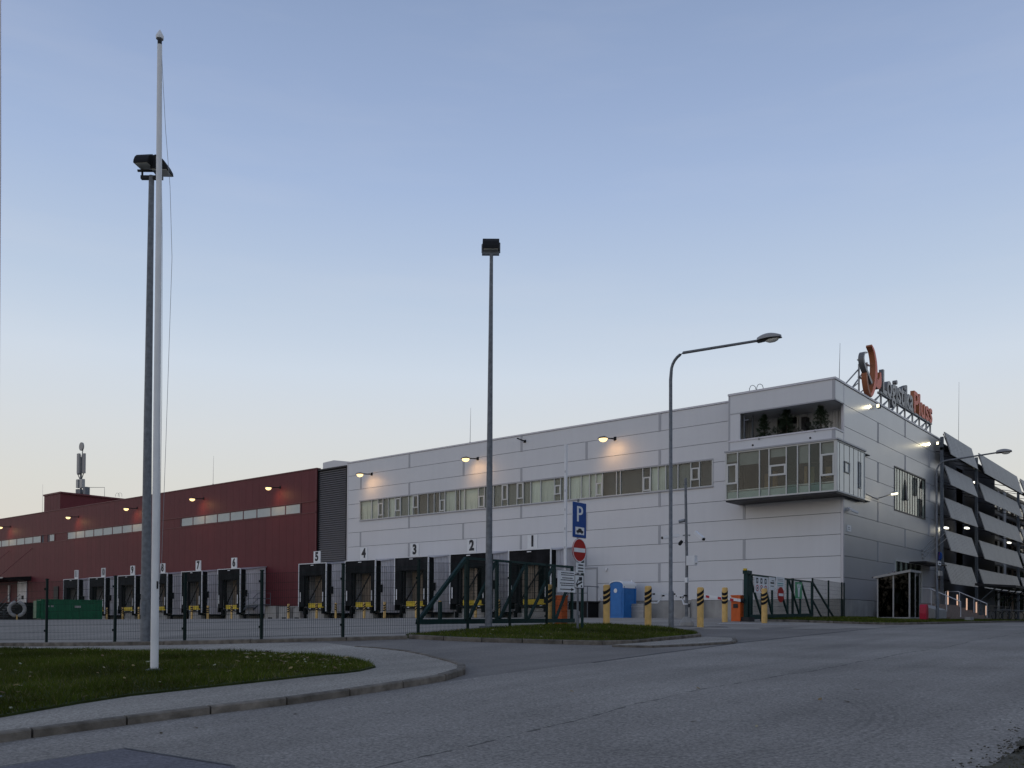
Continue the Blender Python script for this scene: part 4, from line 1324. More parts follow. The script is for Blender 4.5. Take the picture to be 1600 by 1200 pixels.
# up-lights washing the side wall and lamps under the sunshades
for lx, ly, lz, lab, e in ((.22, 5.25, 12.72, 'lit spotlight under the roof sign at the side wall eaves', 26), (.30, 18.0, 12.45, 'lit spotlight at the far end of the side wall eaves', 40)):
    f = thing('eaves_spotlight', lab, 'spotlight', (lx, ly, lz), 0, 'spotlights at the side wall eaves')
    MB().box(-.08, .08, -.02, .26, -.1, .12).bar((-.2, .1, .05), (-.06, .1, .05), .04).build('housing', M['blackpaint'], f)
    MB().box(-.07, .07, -.07, -.022, -.08, .10).build('lens', M['lensw'], f)
    sp = bpy.data.lights.new('spot_light', 'SPOT'); sp.energy = e * .9; sp.color = (1, .86, .52); sp.spot_size = math.radians(34); sp.spot_blend = .6; sp.shadow_soft_size = .04
    l = bpy.data.objects.new('spot_light', sp); C.objects.link(l); l.parent = f; l.location = (.0, -.12, 0)
    l.rotation_euler = Vector((.17, 1, .10)).to_track_quat('Z', 'Y').to_euler()
f = thing('wall_lamp', 'lit lamp on a long arm at the side wall left of the big window', 'lamp', (0, 5.95, 7.3), 0)
MB().tube([(.02, 0, 0), (.3, 0, .06), (1.0, -.1, .22)], .035, 8).tube([(.02, 0, -.1), (.02, -2.2, .02)], .02, 6).build('arm', M['steel'], f)
hd = MB().hexa([(.85, -.25, .2), (1.05, -.25, .2), (1.05, .3, .3), (.85, .3, .3), (.87, -.2, .3), (1.03, -.2, .3), (1.03, .25, .38), (.87, .25, .38)]).build('housing', M['steel'], f)
MB().hexa([(.84, -.26, .08), (1.06, -.26, .08), (1.06, .31, .19), (.84, .31, .19), (.84, -.26, .19), (1.06, -.26, .19), (1.06, .31, .29), (.84, .31, .29)]).build('lens', M['lensw'], hd)
sp = bpy.data.lights.new('lamp_light', 'POINT'); sp.energy = 2.5; sp.color = (1, .86, .6); sp.shadow_soft_size = .15
l = bpy.data.objects.new('lamp_light', sp); C.objects.link(l); l.parent = f; l.location = (.7, -.1, .0)
for ly, lz, lx, lab in ((25.2, 7.1, .55, 'lit white lamp under the sunshade near the first post'), (40.5, 7.05, .55, 'lit white lamp under the farther sunshade'), (20.6, 6.75, .2, 'lit lamp above the lower left sunshade'), (31.0, 11.35, -.1, 'lit lamp behind the upper right sunshade')):
    f = thing('bulkhead_lamp', lab, 'lamp', (lx, ly, lz), 0, 'lamps behind the sunshades')
    MB().box(-.12, .12, -.4, .4, 0, .06).build('base', M['steel'], f)
    MB().box(-.1, .1, -.38, .38, -.1, -.004).build('lens', M['lenscold'], f)
    sp = bpy.data.lights.new('lamp_light', 'POINT'); sp.energy = 4; sp.color = (1, .88, .6); sp.shadow_soft_size = .15
    l = bpy.data.objects.new('lamp_light', sp); C.objects.link(l); l.parent = f; l.location = (-.1, 0, -.22)

# ------------------------------------------------------------------ masts and street lamps
def flood_head(parent, loc, rz, s=1.):
    prof = [(0, 0), (.62, -.02), (.60, .10), (.50, .28), (.36, .42), (.2, .50), (.04, .46), (0, .38)]
    c, sn = math.cos(rz), math.sin(rz)
    T = lambda u, v, w: (loc[0] + s * (u * c - v * sn), loc[1] + s * (u * sn + v * c), loc[2] + s * w)
    mb = MB().prism(prof, lambda a, b: T(a, -.3, b), lambda a, b: T(a, .3, b))
    h = mb.build('flood_head', M['blackpaint'], parent)
    MB().hexa([T(.04, -.27, -.03), T(.58, -.27, -.04), T(.58, .27, -.04), T(.04, .27, -.03), T(.04, -.27, -.005), T(.58, -.27, -.02), T(.58, .27, -.02), T(.04, .27, -.005)]).build('flood_glass', M['lampglass'], h)
    MB().hexa([T(-.02, -.33, .1), T(.08, -.33, .1), T(.08, -.31, .1), T(-.02, -.31, .1), T(-.02, -.33, .36), T(.08, -.33, .36), T(.08, -.31, .36), T(-.02, -.31, .36)]).build('fin', M['blackpaint'], h)


mast = thing('floodlight_mast', 'tall galvanised floodlight mast standing behind the white flagpole', 'light mast', (-5.33, -37.75, H(-5.33, -37.75) - .05))
MB().tube([(0, 0, 0), (0, 0, 6), (.05, 0, 12.6)], [.135, .105, .07], 16).build('pole', M['galv'], mast, True)
MB().box(-.2, .2, -.2, .2, .0, .07).build('base_plate', M['galvd'], mast)
MB().bar((.088, -.105, .75), (.088, -.105, 1.15), .10, .02, up=(.64, -.77, 0)).build('access_hatch', M['galvd'], mast)
v = Vector((.772, .635, 0)); n_ = Vector((-.635, .772, 0))
MB().bar(tuple(-v * .28 + Vector((.05, 0, 12.55))), tuple(v * .30 + Vector((.05, 0, 12.55))), .10, .09).bar(tuple(-v * .28 + Vector((.05, -.1, 12.70))), tuple(v * .30 + Vector((.05, -.1, 12.70))), .05, .05).bar(tuple(-v * .25 + Vector((.05, 0, 12.6))), tuple(-v * .25 + Vector((.05, 0, 13.0))), .04).build('cross_bar', M['darkmetal'], mast)
flood_head(mast, (.05 + v.x * .05, v.y * .05, 12.70), math.atan2(v.y, v.x), .74)
flood_head(mast, (.05 - v.x * .10, -v.y * .10, 12.78), math.atan2(-n_.y - .1 * v.y, -n_.x - .1 * v.x), .66)
mast = thing('floodlight_mast', 'galvanised floodlight mast on the small grass island in the middle', 'light mast', (.48, -30.44, H(.48, -30.44) + .03))
MB().tube([(0, 0, 0), (0, 0, 5), (.02, 0, 10.9)], [.105, .085, .05], 16).build('pole', M['galv'], mast, True)
MB().box(-.2, .2, -.2, .2, .04, .10).build('base_plate', M['galvd'], mast)
MB().bar(tuple(-v * .26 + Vector((0, 0, 10.93))), tuple(v * .24 + Vector((0, 0, 10.93))), .09, .09).bar(tuple(-v * .25 + Vector((0, 0, 10.95))), tuple(-v * .25 + Vector((0, 0, 11.2))), .035).bar(tuple(v * .25 + Vector((0, 0, 10.95))), tuple(v * .25 + Vector((0, 0, 11.25))), .035).build('cross_bar', M['galvd'], mast)
flood_head(mast, (.30 * n_.x, .30 * n_.y, 11.03), math.atan2(-n_.y, -n_.x), .80)


def lamp_head(parent, loc, rz):
    c, sn = math.cos(rz), math.sin(rz)
    T = lambda u, v, w: (loc[0] + u * c - v * sn, loc[1] + u * sn + v * c, loc[2] + w)
    mb = MB(); rings = []
    for i in range(9):
        t = i / 8; u = t * .72
        wv = .05 + .14 * math.sin(PI * min(1, t * .95 + .08)) ** .7; hh = .06 + .115 * math.sin(PI * min(1, t * .9 + .12)) ** .8
        rings.append([T(u, wv * math.cos(a), max(0, hh * math.sin(a))) for a in [PI * k / 8 for k in range(9)]])
    for a, b in zip(rings, rings[1:]):
        for k in range(8):
            mb.face([a[k], a[k + 1], b[k + 1], b[k]])
    mb.face(rings[0]); mb.face(rings[-1])
    me = mb.mesh(M['lampgrey'], name='lamp_head')
    bm = bmesh.new(); bm.from_mesh(me); bmesh.ops.remove_doubles(bm, verts=bm.verts, dist=1e-4); bmesh.ops.recalc_face_normals(bm, faces=bm.faces); bm.to_mesh(me); bm.free()
    me.polygons.foreach_set('use_smooth', [True] * len(me.polygons))
    h = link('lamp_head', me, parent)
    MB().hexa([T(-.02, -.08, -.045), T(.72, -.09, -.025), T(.72, .09, -.025), T(-.02, .08, -.045), T(-.02, -.08, .0), T(.72, -.09, .0), T(.72, .09, .0), T(-.02, .08, .0)]).build('lamp_rim', M['darkmetal'], h)
    mb = MB(); rr = []
    for i in range(4):
        a = i / 3 * PI / 2
        rr.append([T(.45 + .22 * math.cos(a) * math.cos(q * PI / 5), .10 * math.cos(a) * math.sin(q * PI / 5), -.03 - .10 * math.sin(a)) for q in range(10)])
    for a, b in zip(rr, rr[1:]):
        for q in range(10):
            mb.face([a[q], a[(q + 1) % 10], b[(q + 1) % 10], b[q]])
    mb.build('lamp_bowl', M['lampglass'], h, True)


def street_lamp(label, x, y, h, reach, rise):
    L = thing('street_lamp', label, 'street lamp', (x, y, H(x, y) - .05 + .08), 0, 'street lamps along the road')
    pts = [(0, 0, 0), (0, 0, 1.2), (-.02, 0, 1.25), (-.05, 0, h - .75), (-.03, 0, h - .5)]
    for k in range(1, 7):
        a = k / 6 * math.radians(78)
        pts.append((-.03 + .55 * (1 - math.cos(a)), 0, h - .5 + .55 * math.sin(a)))
    pts.append((reach, 0, h + rise))
    MB().tube(pts, [.085, .085, .062, .055, .05] + [.047] * 6 + [.04], 12).build('pole', M['galv'], L, True)
    MB().box(-.13, .13, -.13, .13, 0, .05).build('base_plate', M['galvd'], L)
    lamp_head(L, (reach - .05, 0, h + rise - .01), .0)
    return L


SL = street_lamp('galvanised street lamp with long curved arm by the barrier entrance', 3.12, -24.54, 8.80, 2.98, -.06)
SL2 = street_lamp('street lamp with curved arm at the stairs carrying a blue no stopping sign', 4.2, 2.6, 8.66, 2.95, .20)

# flagpoles
for (fx_, fy_, lab, rope) in ((2.99, -42.10, 'tall white flagpole standing on the near grass', True), (4.165, -45.14, 'white flagpole cut off by the left edge of the picture', False)):
    z0 = H(fx_, fy_) + t1off(fx_, fy_) - .02
    fp = thing('flagpole', lab, 'flagpole', (fx_, fy_, z0), 0, 'white flagpoles on the near grass')
    MB().tube([(0, 0, 0), (0, 0, 3), (.04, -.03, 7.5), (.11, -.088, 10.78)], [.068, .063, .051, .040], 20).build('pole', M['polewhite'], fp, True)
    MB().tube([(.11, -.088, 10.78), (.11, -.088, 10.86)], [.036, .036], 12).build('collar', M['darkmetal'], fp)
    MB().tube([(.11, -.088, 10.88), (.11, -.088, 10.93), (.11, -.088, 11.04)], [.062, .068, .008], 14).build('cap', M['polewhite'], fp, True)
    MB().tube([(0, 0, -.02), (0, 0, .03), (0, 0, .05)], [.16, .16, .08], 16).build('base_ring', M['galvd'], fp)
    if rope:
        R3 = [(.144, -.067, 11.3), (.194, -.005, 9.96), (.255, .062, 8.9), (.278, .103, 7.6), (.237, .093, 6.2), (.176, .077, 4.1), (.10, .062, 1.95), (.07, .03, 1.6)]
        MB().tube([tuple(.937 * c for c in p) for p in R3], .004, 5).build('halyard', M['cable'], fp)
        MB().tube([(.09, -.07, 10.6), (.07, .02, 7.5), (.075, .04, 4.7), (.08, .03, 1.6)], .004, 5).build('halyard', M['cable'], fp)
        MB().box(.055, .08, -.012, .012, 1.42, 1.55).build('cleat', M['darkmetal'], fp)

# ------------------------------------------------------------------ parking and no-entry sign post
def disc(mb, x, cy, cz, r, t, n=28, m=0, axis='x'):
    return mb.tube([(x - t / 2, cy, cz), (x + t / 2, cy, cz)], r, n, m)


z0 = H(2.26, -28.51) + .06
SP = thing('sign_post', 'grey post carrying a parking sign, no entry sign and small white plates', 'sign post', (2.26, -28.51, z0))
MB().tube([(0, 0, 0), (0, 0, 3.85)], .035, 10).build('post', M['galv'], SP, True)
MB().tube([(-.13, .42, 0), (-.13, .42, 2.1)], .045, 8).build('rear_post', M['green'], SP)
ps = MB().box(.04, .06, -.33, .33, 2.72, 3.74).build('parking_sign', M['bluesign'], SP)
MB().box(.030, .039, -.345, .345, 2.705, 3.755).build('sign_backing', M['signwhite'], ps)
link('letter_plate', text_mesh('P', .66, .004, [M['signwhite']], lambda x, y, z: (.064 + z, x - .02, 3.38 + y), 1.0), ps)
link('letter_plate', text_mesh('P', .66, .004, [M['signwhite']], lambda x, y, z: (.0645 + z, x - .0, 3.38 + y), 1.0), ps)
cp = MB().box(.061, .066, -.22, .22, 2.80, 3.02).build('car_plate', M['signwhite'], ps)
MB().prism([(-.17, 2.86), (.17, 2.86), (.175, 2.91), (.10, 2.93), (.06, 2.98), (-.06, 2.98), (-.10, 2.93), (-.175, 2.91)], lambda a, b: (.067, a, b), lambda a, b: (.07, a, b)).tube([(.067, -.10, 2.855), (.071, -.10, 2.855)], .032, 10).tube([(.067, .10, 2.855), (.071, .10, 2.855)], .032, 10).build('car_symbol', M['ink'], cp)
ne = MB(); disc(ne, .05, 0, 2.345, .35, .02); ne = ne.build('no_entry_sign', M['redsign'], SP)
MB().box(.061, .066, -.28, .28, 2.285, 2.405).build('white_bar', M['signwhite'], ne)
rim = MB()
for k in range(28):
    a, b = 2 * PI * k / 28, 2 * PI * (k + 1) / 28
    rim.face([(.0615, .35 * math.cos(a), 2.345 + .35 * math.sin(a)), (.0615, .35 * math.cos(b), 2.345 + .35 * math.sin(b)), (.0615, .325 * math.cos(b), 2.345 + .325 * math.sin(b)), (.0615, .325 * math.cos(a), 2.345 + .325 * math.sin(a))])
rim.build('rim', M['signwhite'], ne)
p1 = MB().box(.04, .055, -.14, .27, 1.68, 1.98).build('text_plate', M['signwhite'], SP)
tl = MB()
for zz, a, b in ((1.91, -.05, .20), (1.82, -.08, .21), (1.73, -.06, .19)):
    y = a
    while y < b:
        w_ = random.uniform(.02, .05); tl.box(.0555, .059, y, min(b, y + w_), zz - .022, zz + .022); y += w_ + .012
stuff(tl.build('text_lines', M['ink'], p1))
p2 = MB().box(.04, .055, -.24, .24, 1.22, 1.63).build('tow_plate', M['signwhite'], SP)
MB().box(.0555, .058, -.24, .24, 1.22, 1.245).box(.0555, .058, -.24, .24, 1.605, 1.63).box(.0555, .058, -.24, -.215, 1.245, 1.605).box(.0555, .058, .215, .24, 1.245, 1.605).build('plate_border', M['ink'], p2)
MB().prism([(-.02, 1.44), (.14, 1.46), (.14, 1.56), (-.02, 1.56)], lambda a, b: (.056, a, b), lambda a, b: (.060, a, b)).bar((.0585, -.15, 1.31), (.0585, .14, 1.42), .004, .05).bar((.0585, -.16, 1.33), (.0585, -.05, 1.49), .004, .035).tube([(.056, -.11, 1.295), (.061, -.11, 1.295)], .032, 10).tube([(.056, .11, 1.295), (.061, .11, 1.295)], .032, 10).build('tow_symbol', M['ink'], p2)

# blue no-stopping sign on the far street lamp
bz = SL2.location.z
nb = MB().tube([(.10, -.02, 3.42 - bz), (.12, -.0, 3.42 - bz)], .24, 24).build('no_stopping_sign', M['bluesign'], SL2)
rr = MB()
for k in range(24):
    a, b = 2 * PI * k / 24, 2 * PI * (k + 1) / 24
    rr.face([(.122, .24 * math.cos(a), 3.42 - bz + .24 * math.sin(a)), (.122, .24 * math.cos(b), 3.42 - bz + .24 * math.sin(b)), (.122, .195 * math.cos(b), 3.42 - bz + .195 * math.sin(b)), (.122, .195 * math.cos(a), 3.42 - bz + .195 * math.sin(a))])
rr.bar((.124, -.15, 3.42 - bz + .15), (.124, .15, 3.42 - bz - .15), .004, .05)
rr.build('red_ring', M['redsign'], nb)
tp = MB().box(.10, .12, -.28, .28, 2.92 - bz, 3.13 - bz).build('text_plate', M['signwhite'], SL2)
tl = MB(); y = -.2
while y < .2:
    w_ = random.uniform(.03, .06); tl.box(.1205, .124, y, y + w_, 2.99 - bz, 3.06 - bz); y += w_ + .015
stuff(tl.build('text_lines', M['ink'], tp))
MB().box(.10, .2, -.30, -.10, 2.35 - bz, 2.62 - bz).box(.10, .2, .10, .30, 2.35 - bz, 2.62 - bz).build('switch_box', M['steel'], SL2)

# ------------------------------------------------------------------ camera pole
z0 = H(2.13, -21.7)
CP = thing('camera_pole', 'slim galvanised pole with security cameras beside the street lamp', 'camera pole', (2.13, -21.70, z0))
MB().tube([(0, 0, 0), (0, 0, 2.3), (-.02, -.08, 5.2)], [.06, .05, .045], 12).build('pole', M['galv'], CP, True)
MB().tube([(0, 0, 0), (0, 0, .12), (0, 0, .32)], [.26, .24, .09], 12).build('foot', M['concrete'], CP)
cam_pts = [((.35, -.05, 3.28), (.70, -.12, 3.02), 'white'), ((-.25, -.1, 3.20), (-.75, -.35, 3.12), 'white')]
for a, b, m in cam_pts:
    c_ = MB().bar((0, 0, 3.2), (a[0] * .4, a[1], 3.18), .05).build('camera_bracket', M['steel'], CP)
    MB().bar(a, b, .12, .11).build('camera_body', M['white'], c_)
    MB().bar(b, tuple(np.array(b) + (np.array(b) - np.array(a)) * .12), .09, .08).build('camera_glass', M['blackpaint'], c_)
MB().tube([(-.12, -.12, 3.0), (-.18, -.16, 2.9), (-.2, -.18, 2.84)], [.05, .07, .04], 10).build('dome_camera', M['blackpaint'], CP, True)
MB().tube([(-.05, -.05, 3.72), (-.26, -.1, 3.68)], .06, 10).build('lamp_can', M['steel'], CP)
MB().box(.03, .36, -.1, .1, 2.12, 2.46).box(.36, .42, -.06, .06, 2.2, 2.26).build('junction_box', M['white'], CP)
MB().box(-.05, .05, -.06, .06, 1.52, 1.70).build('label_plate', M['signwhite'], CP)
for (x, y, z, d, lab) in ((2.0, -23.9, .62, 1, 'white plate reader camera on the bollard left of the street lamp'), (2.2, -21.8, .62, -1, 'white plate reader camera on the camera pole')):
    t = thing('plate_camera', lab, 'camera', (x, y, z), 0, 'plate reader cameras')
    MB().tube([(0, 0, -.22), (.18 * d, .1, -.22), (.28 * d, .18, -.05), (.3 * d, .2, .05)], .03, 8).build('arm', M['white'], t, True)
    MB().bar((.12 * d, .05, .08), (.55 * d, .40, .08), .16, .06).build('camera_body', M['white'], t)
    MB().bar((.56 * d, .41, .08), (.64 * d, .47, .08), .13, .05).bar((.05 * d, .0, .08), (.11 * d, .045, .08), .10, .05).build('camera_glass', M['blackpaint'], t)
    MB().bar((.3 * d, .2, .03), (.36 * d, .25, .03), .12, .06).build('mount', M['blackpaint'], t)

# ------------------------------------------------------------------ mesh fence
POST = [(-21.0, -41.4), (-18.4, -40.8), (-15.6, -40.1), (-12.3, -39.4), (-9.22, -38.64), (-6.6, -37.95), (-4.56, -37.06), (-2.56, -36.04), (-.73, -34.83), (.53, -33.33), (.43, -31.28), (.2, -29.14), (-.1, -26.9)]


def wire_panel(a, b, za, zb, h, wire=.0048):
    mb = MB()
    d = Vector((b[0] - a[0], b[1] - a[1])); L = d.length
    n = int(L / .055)
    for k in range(1, n):
        t = k / n; x, y = a[0] + d.x * t, a[1] + d.y * t; z = za + (zb - za) * t
        mb.box(x - wire / 2, x + wire / 2, y - wire / 2, y + wire / 2, z + .06, z + h)
    for hh in [.08 + .2 * k for k in range(int(h / .2))] + [h - .02]:
        mb.bar((*a, za + hh), (*b, zb + hh), wire * 1.3)
    return mb


FN = thing('mesh_fence', 'dark green welded wire mesh fence between the grass and the yard', 'fence', (.53, -33.33, 0))
fo = np.array((.53, -33.33))
for i, (px, py) in enumerate(POST):
    z = H(px, py)
    x, y = px - fo[0], py - fo[1]
    ph_ = 1.80 if i < 8 else (1.9 if i == 8 else 2.0)
    MB().box(x - .03, x + .03, y - .03, y + .03, z - .1, z + ph_).box(x - .04, x + .04, y - .04, y + .04, z + ph_, z + ph_ + .03).box(x - .05, x - .036, y - .06, y + .02, z + .3, z + .36).box(x - .05, x - .036, y - .06, y + .02, z + 1.5, z + 1.56).build('post', M['fencegreen'], FN)
    if i < len(POST) - 1:
        q = POST[i + 1]
        stuff(wire_panel((x, y), (q[0] - fo[0], q[1] - fo[1]), z, H(*q), ph_ - .05).build('mesh_panel', M['fencegreen'], FN))

# left sliding gate leaf (open, parked behind the fence)
gA, gB = Vector((.15, -33.3)), Vector((-.65, -25.8)); gd = (gB - gA).normalized()
LG = thing('sliding_gate', 'open dark green cantilever sliding gate parked behind the middle mast', 'gate', (gA.x, gA.y, 0))
G2 = lambda s, z: (gd.x * s, gd.y * s, z)
gb = -.36
MB().bar(G2(.35, gb + .10), G2(8.9, gb + .16), .12, .14).build('bottom_beam', M['green'], LG)
MB().bar(G2(2.5, 1.60), G2(8.85, 1.66), .06, .07).build('top_rail', M['green'], LG)
MB().bar(G2(.42, gb + .15), G2(2.52, 1.58), .09, .10).build('counter_brace', M['green'], LG)
for s, zt in ((1.34, .30), (2.56, 1.62), (4.14, 1.62), (5.82, 1.64), (7.55, 1.66), (8.78, 1.68)):
    MB().bar(G2(s, gb + .15), G2(s, zt), .085, .085).build('upright', M['green'], LG)
for s0, s1, zt in ((2.72, 4.05, 1.54), (4.3, 5.74, 1.58), (5.96, 7.45, 1.58), (7.69, 8.7, 1.25)):
    MB().bar(G2(s0, gb + .2), G2(s1, zt), .07, .08).build('diagonal', M['green'], LG)
stuff(wire_panel((gd.x * 2.56, gd.y * 2.56), (gd.x * 8.78, gd.y * 8.78), gb + .15, gb + .2, 1.8, .005).build('mesh_panel', M['fencegreen'], LG))
nbx = thing('notice_board', 'white notice board with lines of text and a black arrow on the gate end', 'notice board', (-.45, -25.36, 0))
MB().box(0, .02, -.50, .50, .76, 1.48).build('board', M['signwhite'], nbx)
tl = MB()
for zz, a, b in ((1.41, -.32, .42), (1.34, -.32, .42), (1.24, -.26, .34), (1.17, -.34, .44), (1.06, -.38, .44), (.99, -.32, .42)):
    y = a
    while y < b - .02:
        w_ = random.uniform(.03, .10); tl.box(.0205, .023, y, min(b, y + w_), zz - .016, zz + .016); y += w_ + .012
stuff(tl.build('text_lines', M['ink'], nbx))
MB().box(.0205, .024, -.38, .28, .84, .87).prism([(.26, .80), (.44, .855), (.26, .91)], lambda a, b: (.0205, a, b), lambda a, b: (.024, a, b)).build('arrow', M['ink'], nbx)

# raised barrier on the left, lowered barrier on the right
B1 = thing('barrier_gate', 'orange barrier cabinet with its white boom raised upright', 'barrier', (-.92, -25.0, H(-.92, -25.0)))
MB().box(-.18, .14, -.17, .17, 0, .95).box(-.20, .16, -.19, .19, .952, 1.0).build('cabinet', M['orange'], B1)
MB().box(-.05, .05, .2, .26, .84, .96).build('hub', M['darkmetal'], B1)
bm_ = MB().box(-.005, .095, .13, .19, 1.05, 6.25).build('boom', M['white'], B1)
for k in range(7):
    MB().box(.03, .06, .124, .129, 1.3 + .66 * k, 1.38 + .66 * k).build('reflector', M['strip'], bm_)
B2 = thing('barrier_gate', 'orange barrier cabinet with its white boom lowered across the entrance', 'barrier', (1.06, -15.39, H(1.06, -15.39)))
MB().box(-.2, .2, -.19, .19, 0, 1.03).box(-.22, .22, -.21, .21, 1.032, 1.08).build('cabinet', M['orange'], B2)
MB().box(-.1, .1, -.215, -.192, .55, .72).build('lock_plate', M['darkmetal'], B2)
MB().tube([(.2, -.1, .85), (.34, -.1, .85)], .09, 10).build('hub', M['darkmetal'], B2)
bm_ = MB().hexa([(-1.6, -.30, 1.05), (-1.6, -.24, 1.05), (.25, -.24, .80), (.25, -.30, .80), (-1.6, -.30, 1.15), (-1.6, -.24, 1.15), (.25, -.24, .92), (.25, -.30, .92)]).build('boom', M['white'], B2)
for k in range(3):
    x = -1.3 + .55 * k
    MB().hexa([(x, -.305, 1.03 - .135 * (x + 1.6)), (x, -.303, 1.03 - .135 * (x + 1.6)), (x + .16, -.303, 1.0 - .135 * (x + 1.6)), (x + .16, -.305, 1.0 - .135 * (x + 1.6)), (x, -.305, 1.13 - .125 * (x + 1.6)), (x, -.303, 1.13 - .125 * (x + 1.6)), (x + .16, -.303, 1.1 - .125 * (x + 1.6)), (x + .16, -.305, 1.1 - .125 * (x + 1.6))]).build('red_band', M['inkred'], bm_)
gm = thing('gate_motor', 'small grey gate motor box beside the raised barrier', 'motor box', (-1.0, -24.2, H(-1.0, -24.2)))
MB().prism([(-.22, 0), (.22, 0), (.22, .42), (.1, .5), (-.22, .5)], lambda a, b: (-.15, a, b), lambda a, b: (.15, a, b)).build('casing', M['lampgrey'], gm)
MB().box(.151, .17, .05, .16, .2, .32).box(.151, .17, .05, .13, .05, .12).build('wheel', M['blackpaint'], gm)

# right gate and its fence running back to the warehouse corner
rA, rB = Vector((1.45, -15.7)), Vector((.1, -.6)); rd = (rB - rA).normalized()
RGt = thing('sliding_gate', 'dark green truss gate hung with signs along the right fence', 'gate', (rA.x, rA.y, 0))
G3 = lambda s, z, o=0.: (rd.x * s + rd.y * o, rd.y * s - rd.x * o, z)
for s in (.30, .62):
    MB().bar(G3(s, -.35), G3(s, 1.76), .12, .14).build('portal_post', M['green'], RGt)
MB().bar(G3(.2, 1.83), G3(.75, 1.83), .2, .14).build('portal_head', M['green'], RGt)
MB().box(G3(.2, 0)[0] - .06, G3(.2, 0)[0] + .06, G3(.25, 0)[1] - .1, G3(.25, 0)[1] + .02, 1.9, 1.98).build('warning_light', M['yellow'], RGt)
MB().bar(G3(.6, -.02), G3(9.6, .12), .13, .20).build('bottom_beam', M['green'], RGt)
MB().bar(G3(.5, 1.75), G3(9.6, 1.78), .06, .07).build('top_rail', M['green'], RGt)
for s in (.99, 2.26, 3.61, 5.78, 7.74, 9.60):
    MB().bar(G3(s, .05), G3(s, 1.76), .075, .075).build('upright', M['green'], RGt)
MB().bar(G3(6.54, -.15), G3(6.54, 1.84), .09, .09).build('upright', M['fencegreen'], RGt)
for s0, s1 in ((.68, 2.2), (2.36, 3.62), (4.2, 5.88), (5.97, 7.65), (7.84, 9.54)):
    MB().bar(G3(s0, 1.72), G3(s1, .1), .075, .085).build('diagonal', M['green'], RGt)
stuff(wire_panel(G3(1.0, 0)[:2], G3(9.6, 0)[:2], -.05, .08, 1.72, .005).build('mesh_panel', M['fencegreen'], RGt))
MB().box(-.25, .15, .2, .75, -.30, -.02).build('roller_block', M['darkmetal'], RGt)
RF = thing('mesh_fence', 'dark green mesh fence joining the right gate to the warehouse corner', 'fence', (rA.x, rA.y, 0))
for s in (9.75, 12.64, 15.3, 15.75):
    MB().bar(G3(s, -.2), G3(s, 1.98), .07, .07).build('post', M['fencegreen'], RF)
for a, b in ((9.75, 12.64), (12.64, 15.3)):
    stuff(wire_panel(G3(a, 0)[:2], G3(b, 0)[:2], 0.0, 0.0, 1.95, .005).build('mesh_panel', M['fencegreen'], RF))
MB().bar(G3(9.75, 1.77), G3(13.64, .05), .075, .085).bar(G3(9.75, .88), G3(11.34, .05), .06, .07).build('counter_brace', M['green'], RF)


def gate_sign(name, label, s0, s1, z0, z1, m='signwhite'):
    mid = G3((s0 + s1) / 2, (z0 + z1) / 2, .10)
    o = thing(name, label, 'sign', (rA.x + mid[0], rA.y + mid[1], mid[2]), math.atan2(rd.y, rd.x) - PI / 2)
    w_, h_ = abs(s1 - s0) / 2, (z1 - z0) / 2
    MB().box(-.008, .008, -w_, w_, -h_, h_).build('board', M[m], o)
    return o, w_, h_


sg, w_, h_ = gate_sign('warning_sign', 'white board with two rows of warning symbols on the right gate', 1.05, 2.75, 1.02, 1.70)
sy = MB(); sr = MB()
for k in range(3):
    cy = -w_ * .62 + w_ * .62 * k
    sy.box(.0085, .012, cy - .14, cy - .08, .05, .28).box(.0085, .012, cy - .08, cy + .1, .22, .28).box(.0085, .012, cy + .04, cy + .1, .06, .22).box(.0085, .012, cy - .04, cy + .03, .05, .12)
    n = 16
    for q in range(n):
        a, b = 2 * PI * q / n, 2 * PI * (q + 1) / n
        sr.face([(.010, cy + .19 * math.cos(a), -.15 + .14 * math.sin(a)), (.010, cy + .19 * math.cos(b), -.15 + .14 * math.sin(b)), (.010, cy + .14 * math.cos(b), -.15 + .10 * math.sin(b)), (.010, cy + .14 * math.cos(a), -.15 + .10 * math.sin(a))])
    sy.box(.0085, .012, cy - .05, cy + .05, -.2, -.1)
sy.build('symbols', M['ink'], sg); sr.build('red_rings', M['inkred'], sg)
sg, w_, h_ = gate_sign('notice_plate', 'small white plate beside the warning symbols on the right gate', 2.9, 3.7, 1.18, 1.74)
MB().box(.0085, .012, -w_ * .6, w_ * .6, .0, .07).box(.0085, .012, -w_ * .6, w_ * .5, -.12, -.09).box(.0085, .012, -w_ * .2, w_ * .6, .12, .15).build('text_lines', M['ink'], sg)
sg, w_, h_ = gate_sign('notice_plate', 'white plate with teal and dark text lines above the striped bollard', 3.3 + .55, 5.0, 1.22, 1.80)
MB().box(.0085, .012, -w_ * .7, w_ * .6, .17, .20).box(.0085, .012, -w_ * .6, w_ * .7, .10, .13).box(.0085, .012, -w_ * .6, w_ * .7, -.16, -.14).build('text_lines', M['strip'], sg)
MB().box(.0085, .012, -w_ * .7, w_ * .7, -.02, .02).box(.0085, .012, -w_ * .7, w_ * .7, -.10, -.07).build('teal_lines', M['inkteal'], sg)
sg, w_, h_ = gate_sign('assembly_sign', 'green and white emergency sign on the right gate', 6.62, 7.66, .90, 1.68, 'inkgreen')
MB().prism([(-.1, -.32), (.1, -.32), (.14, .0), (.3, .25), (.2, .3), (.06, .12), (-.06, .12), (-.2, .3), (-.3, .25), (-.14, .0)], lambda a, b: (.0085, a, b), lambda a, b: (.012, a, b)).tube([(.0085, 0, .24), (.012, 0, .24)], .09, 10).build('figure_symbol', M['signwhite'], sg)
o = thing('no_entry_sign', 'round red no entry sign on the gate behind the striped bollard', 'sign', (1.27, -11.5, 1.0))
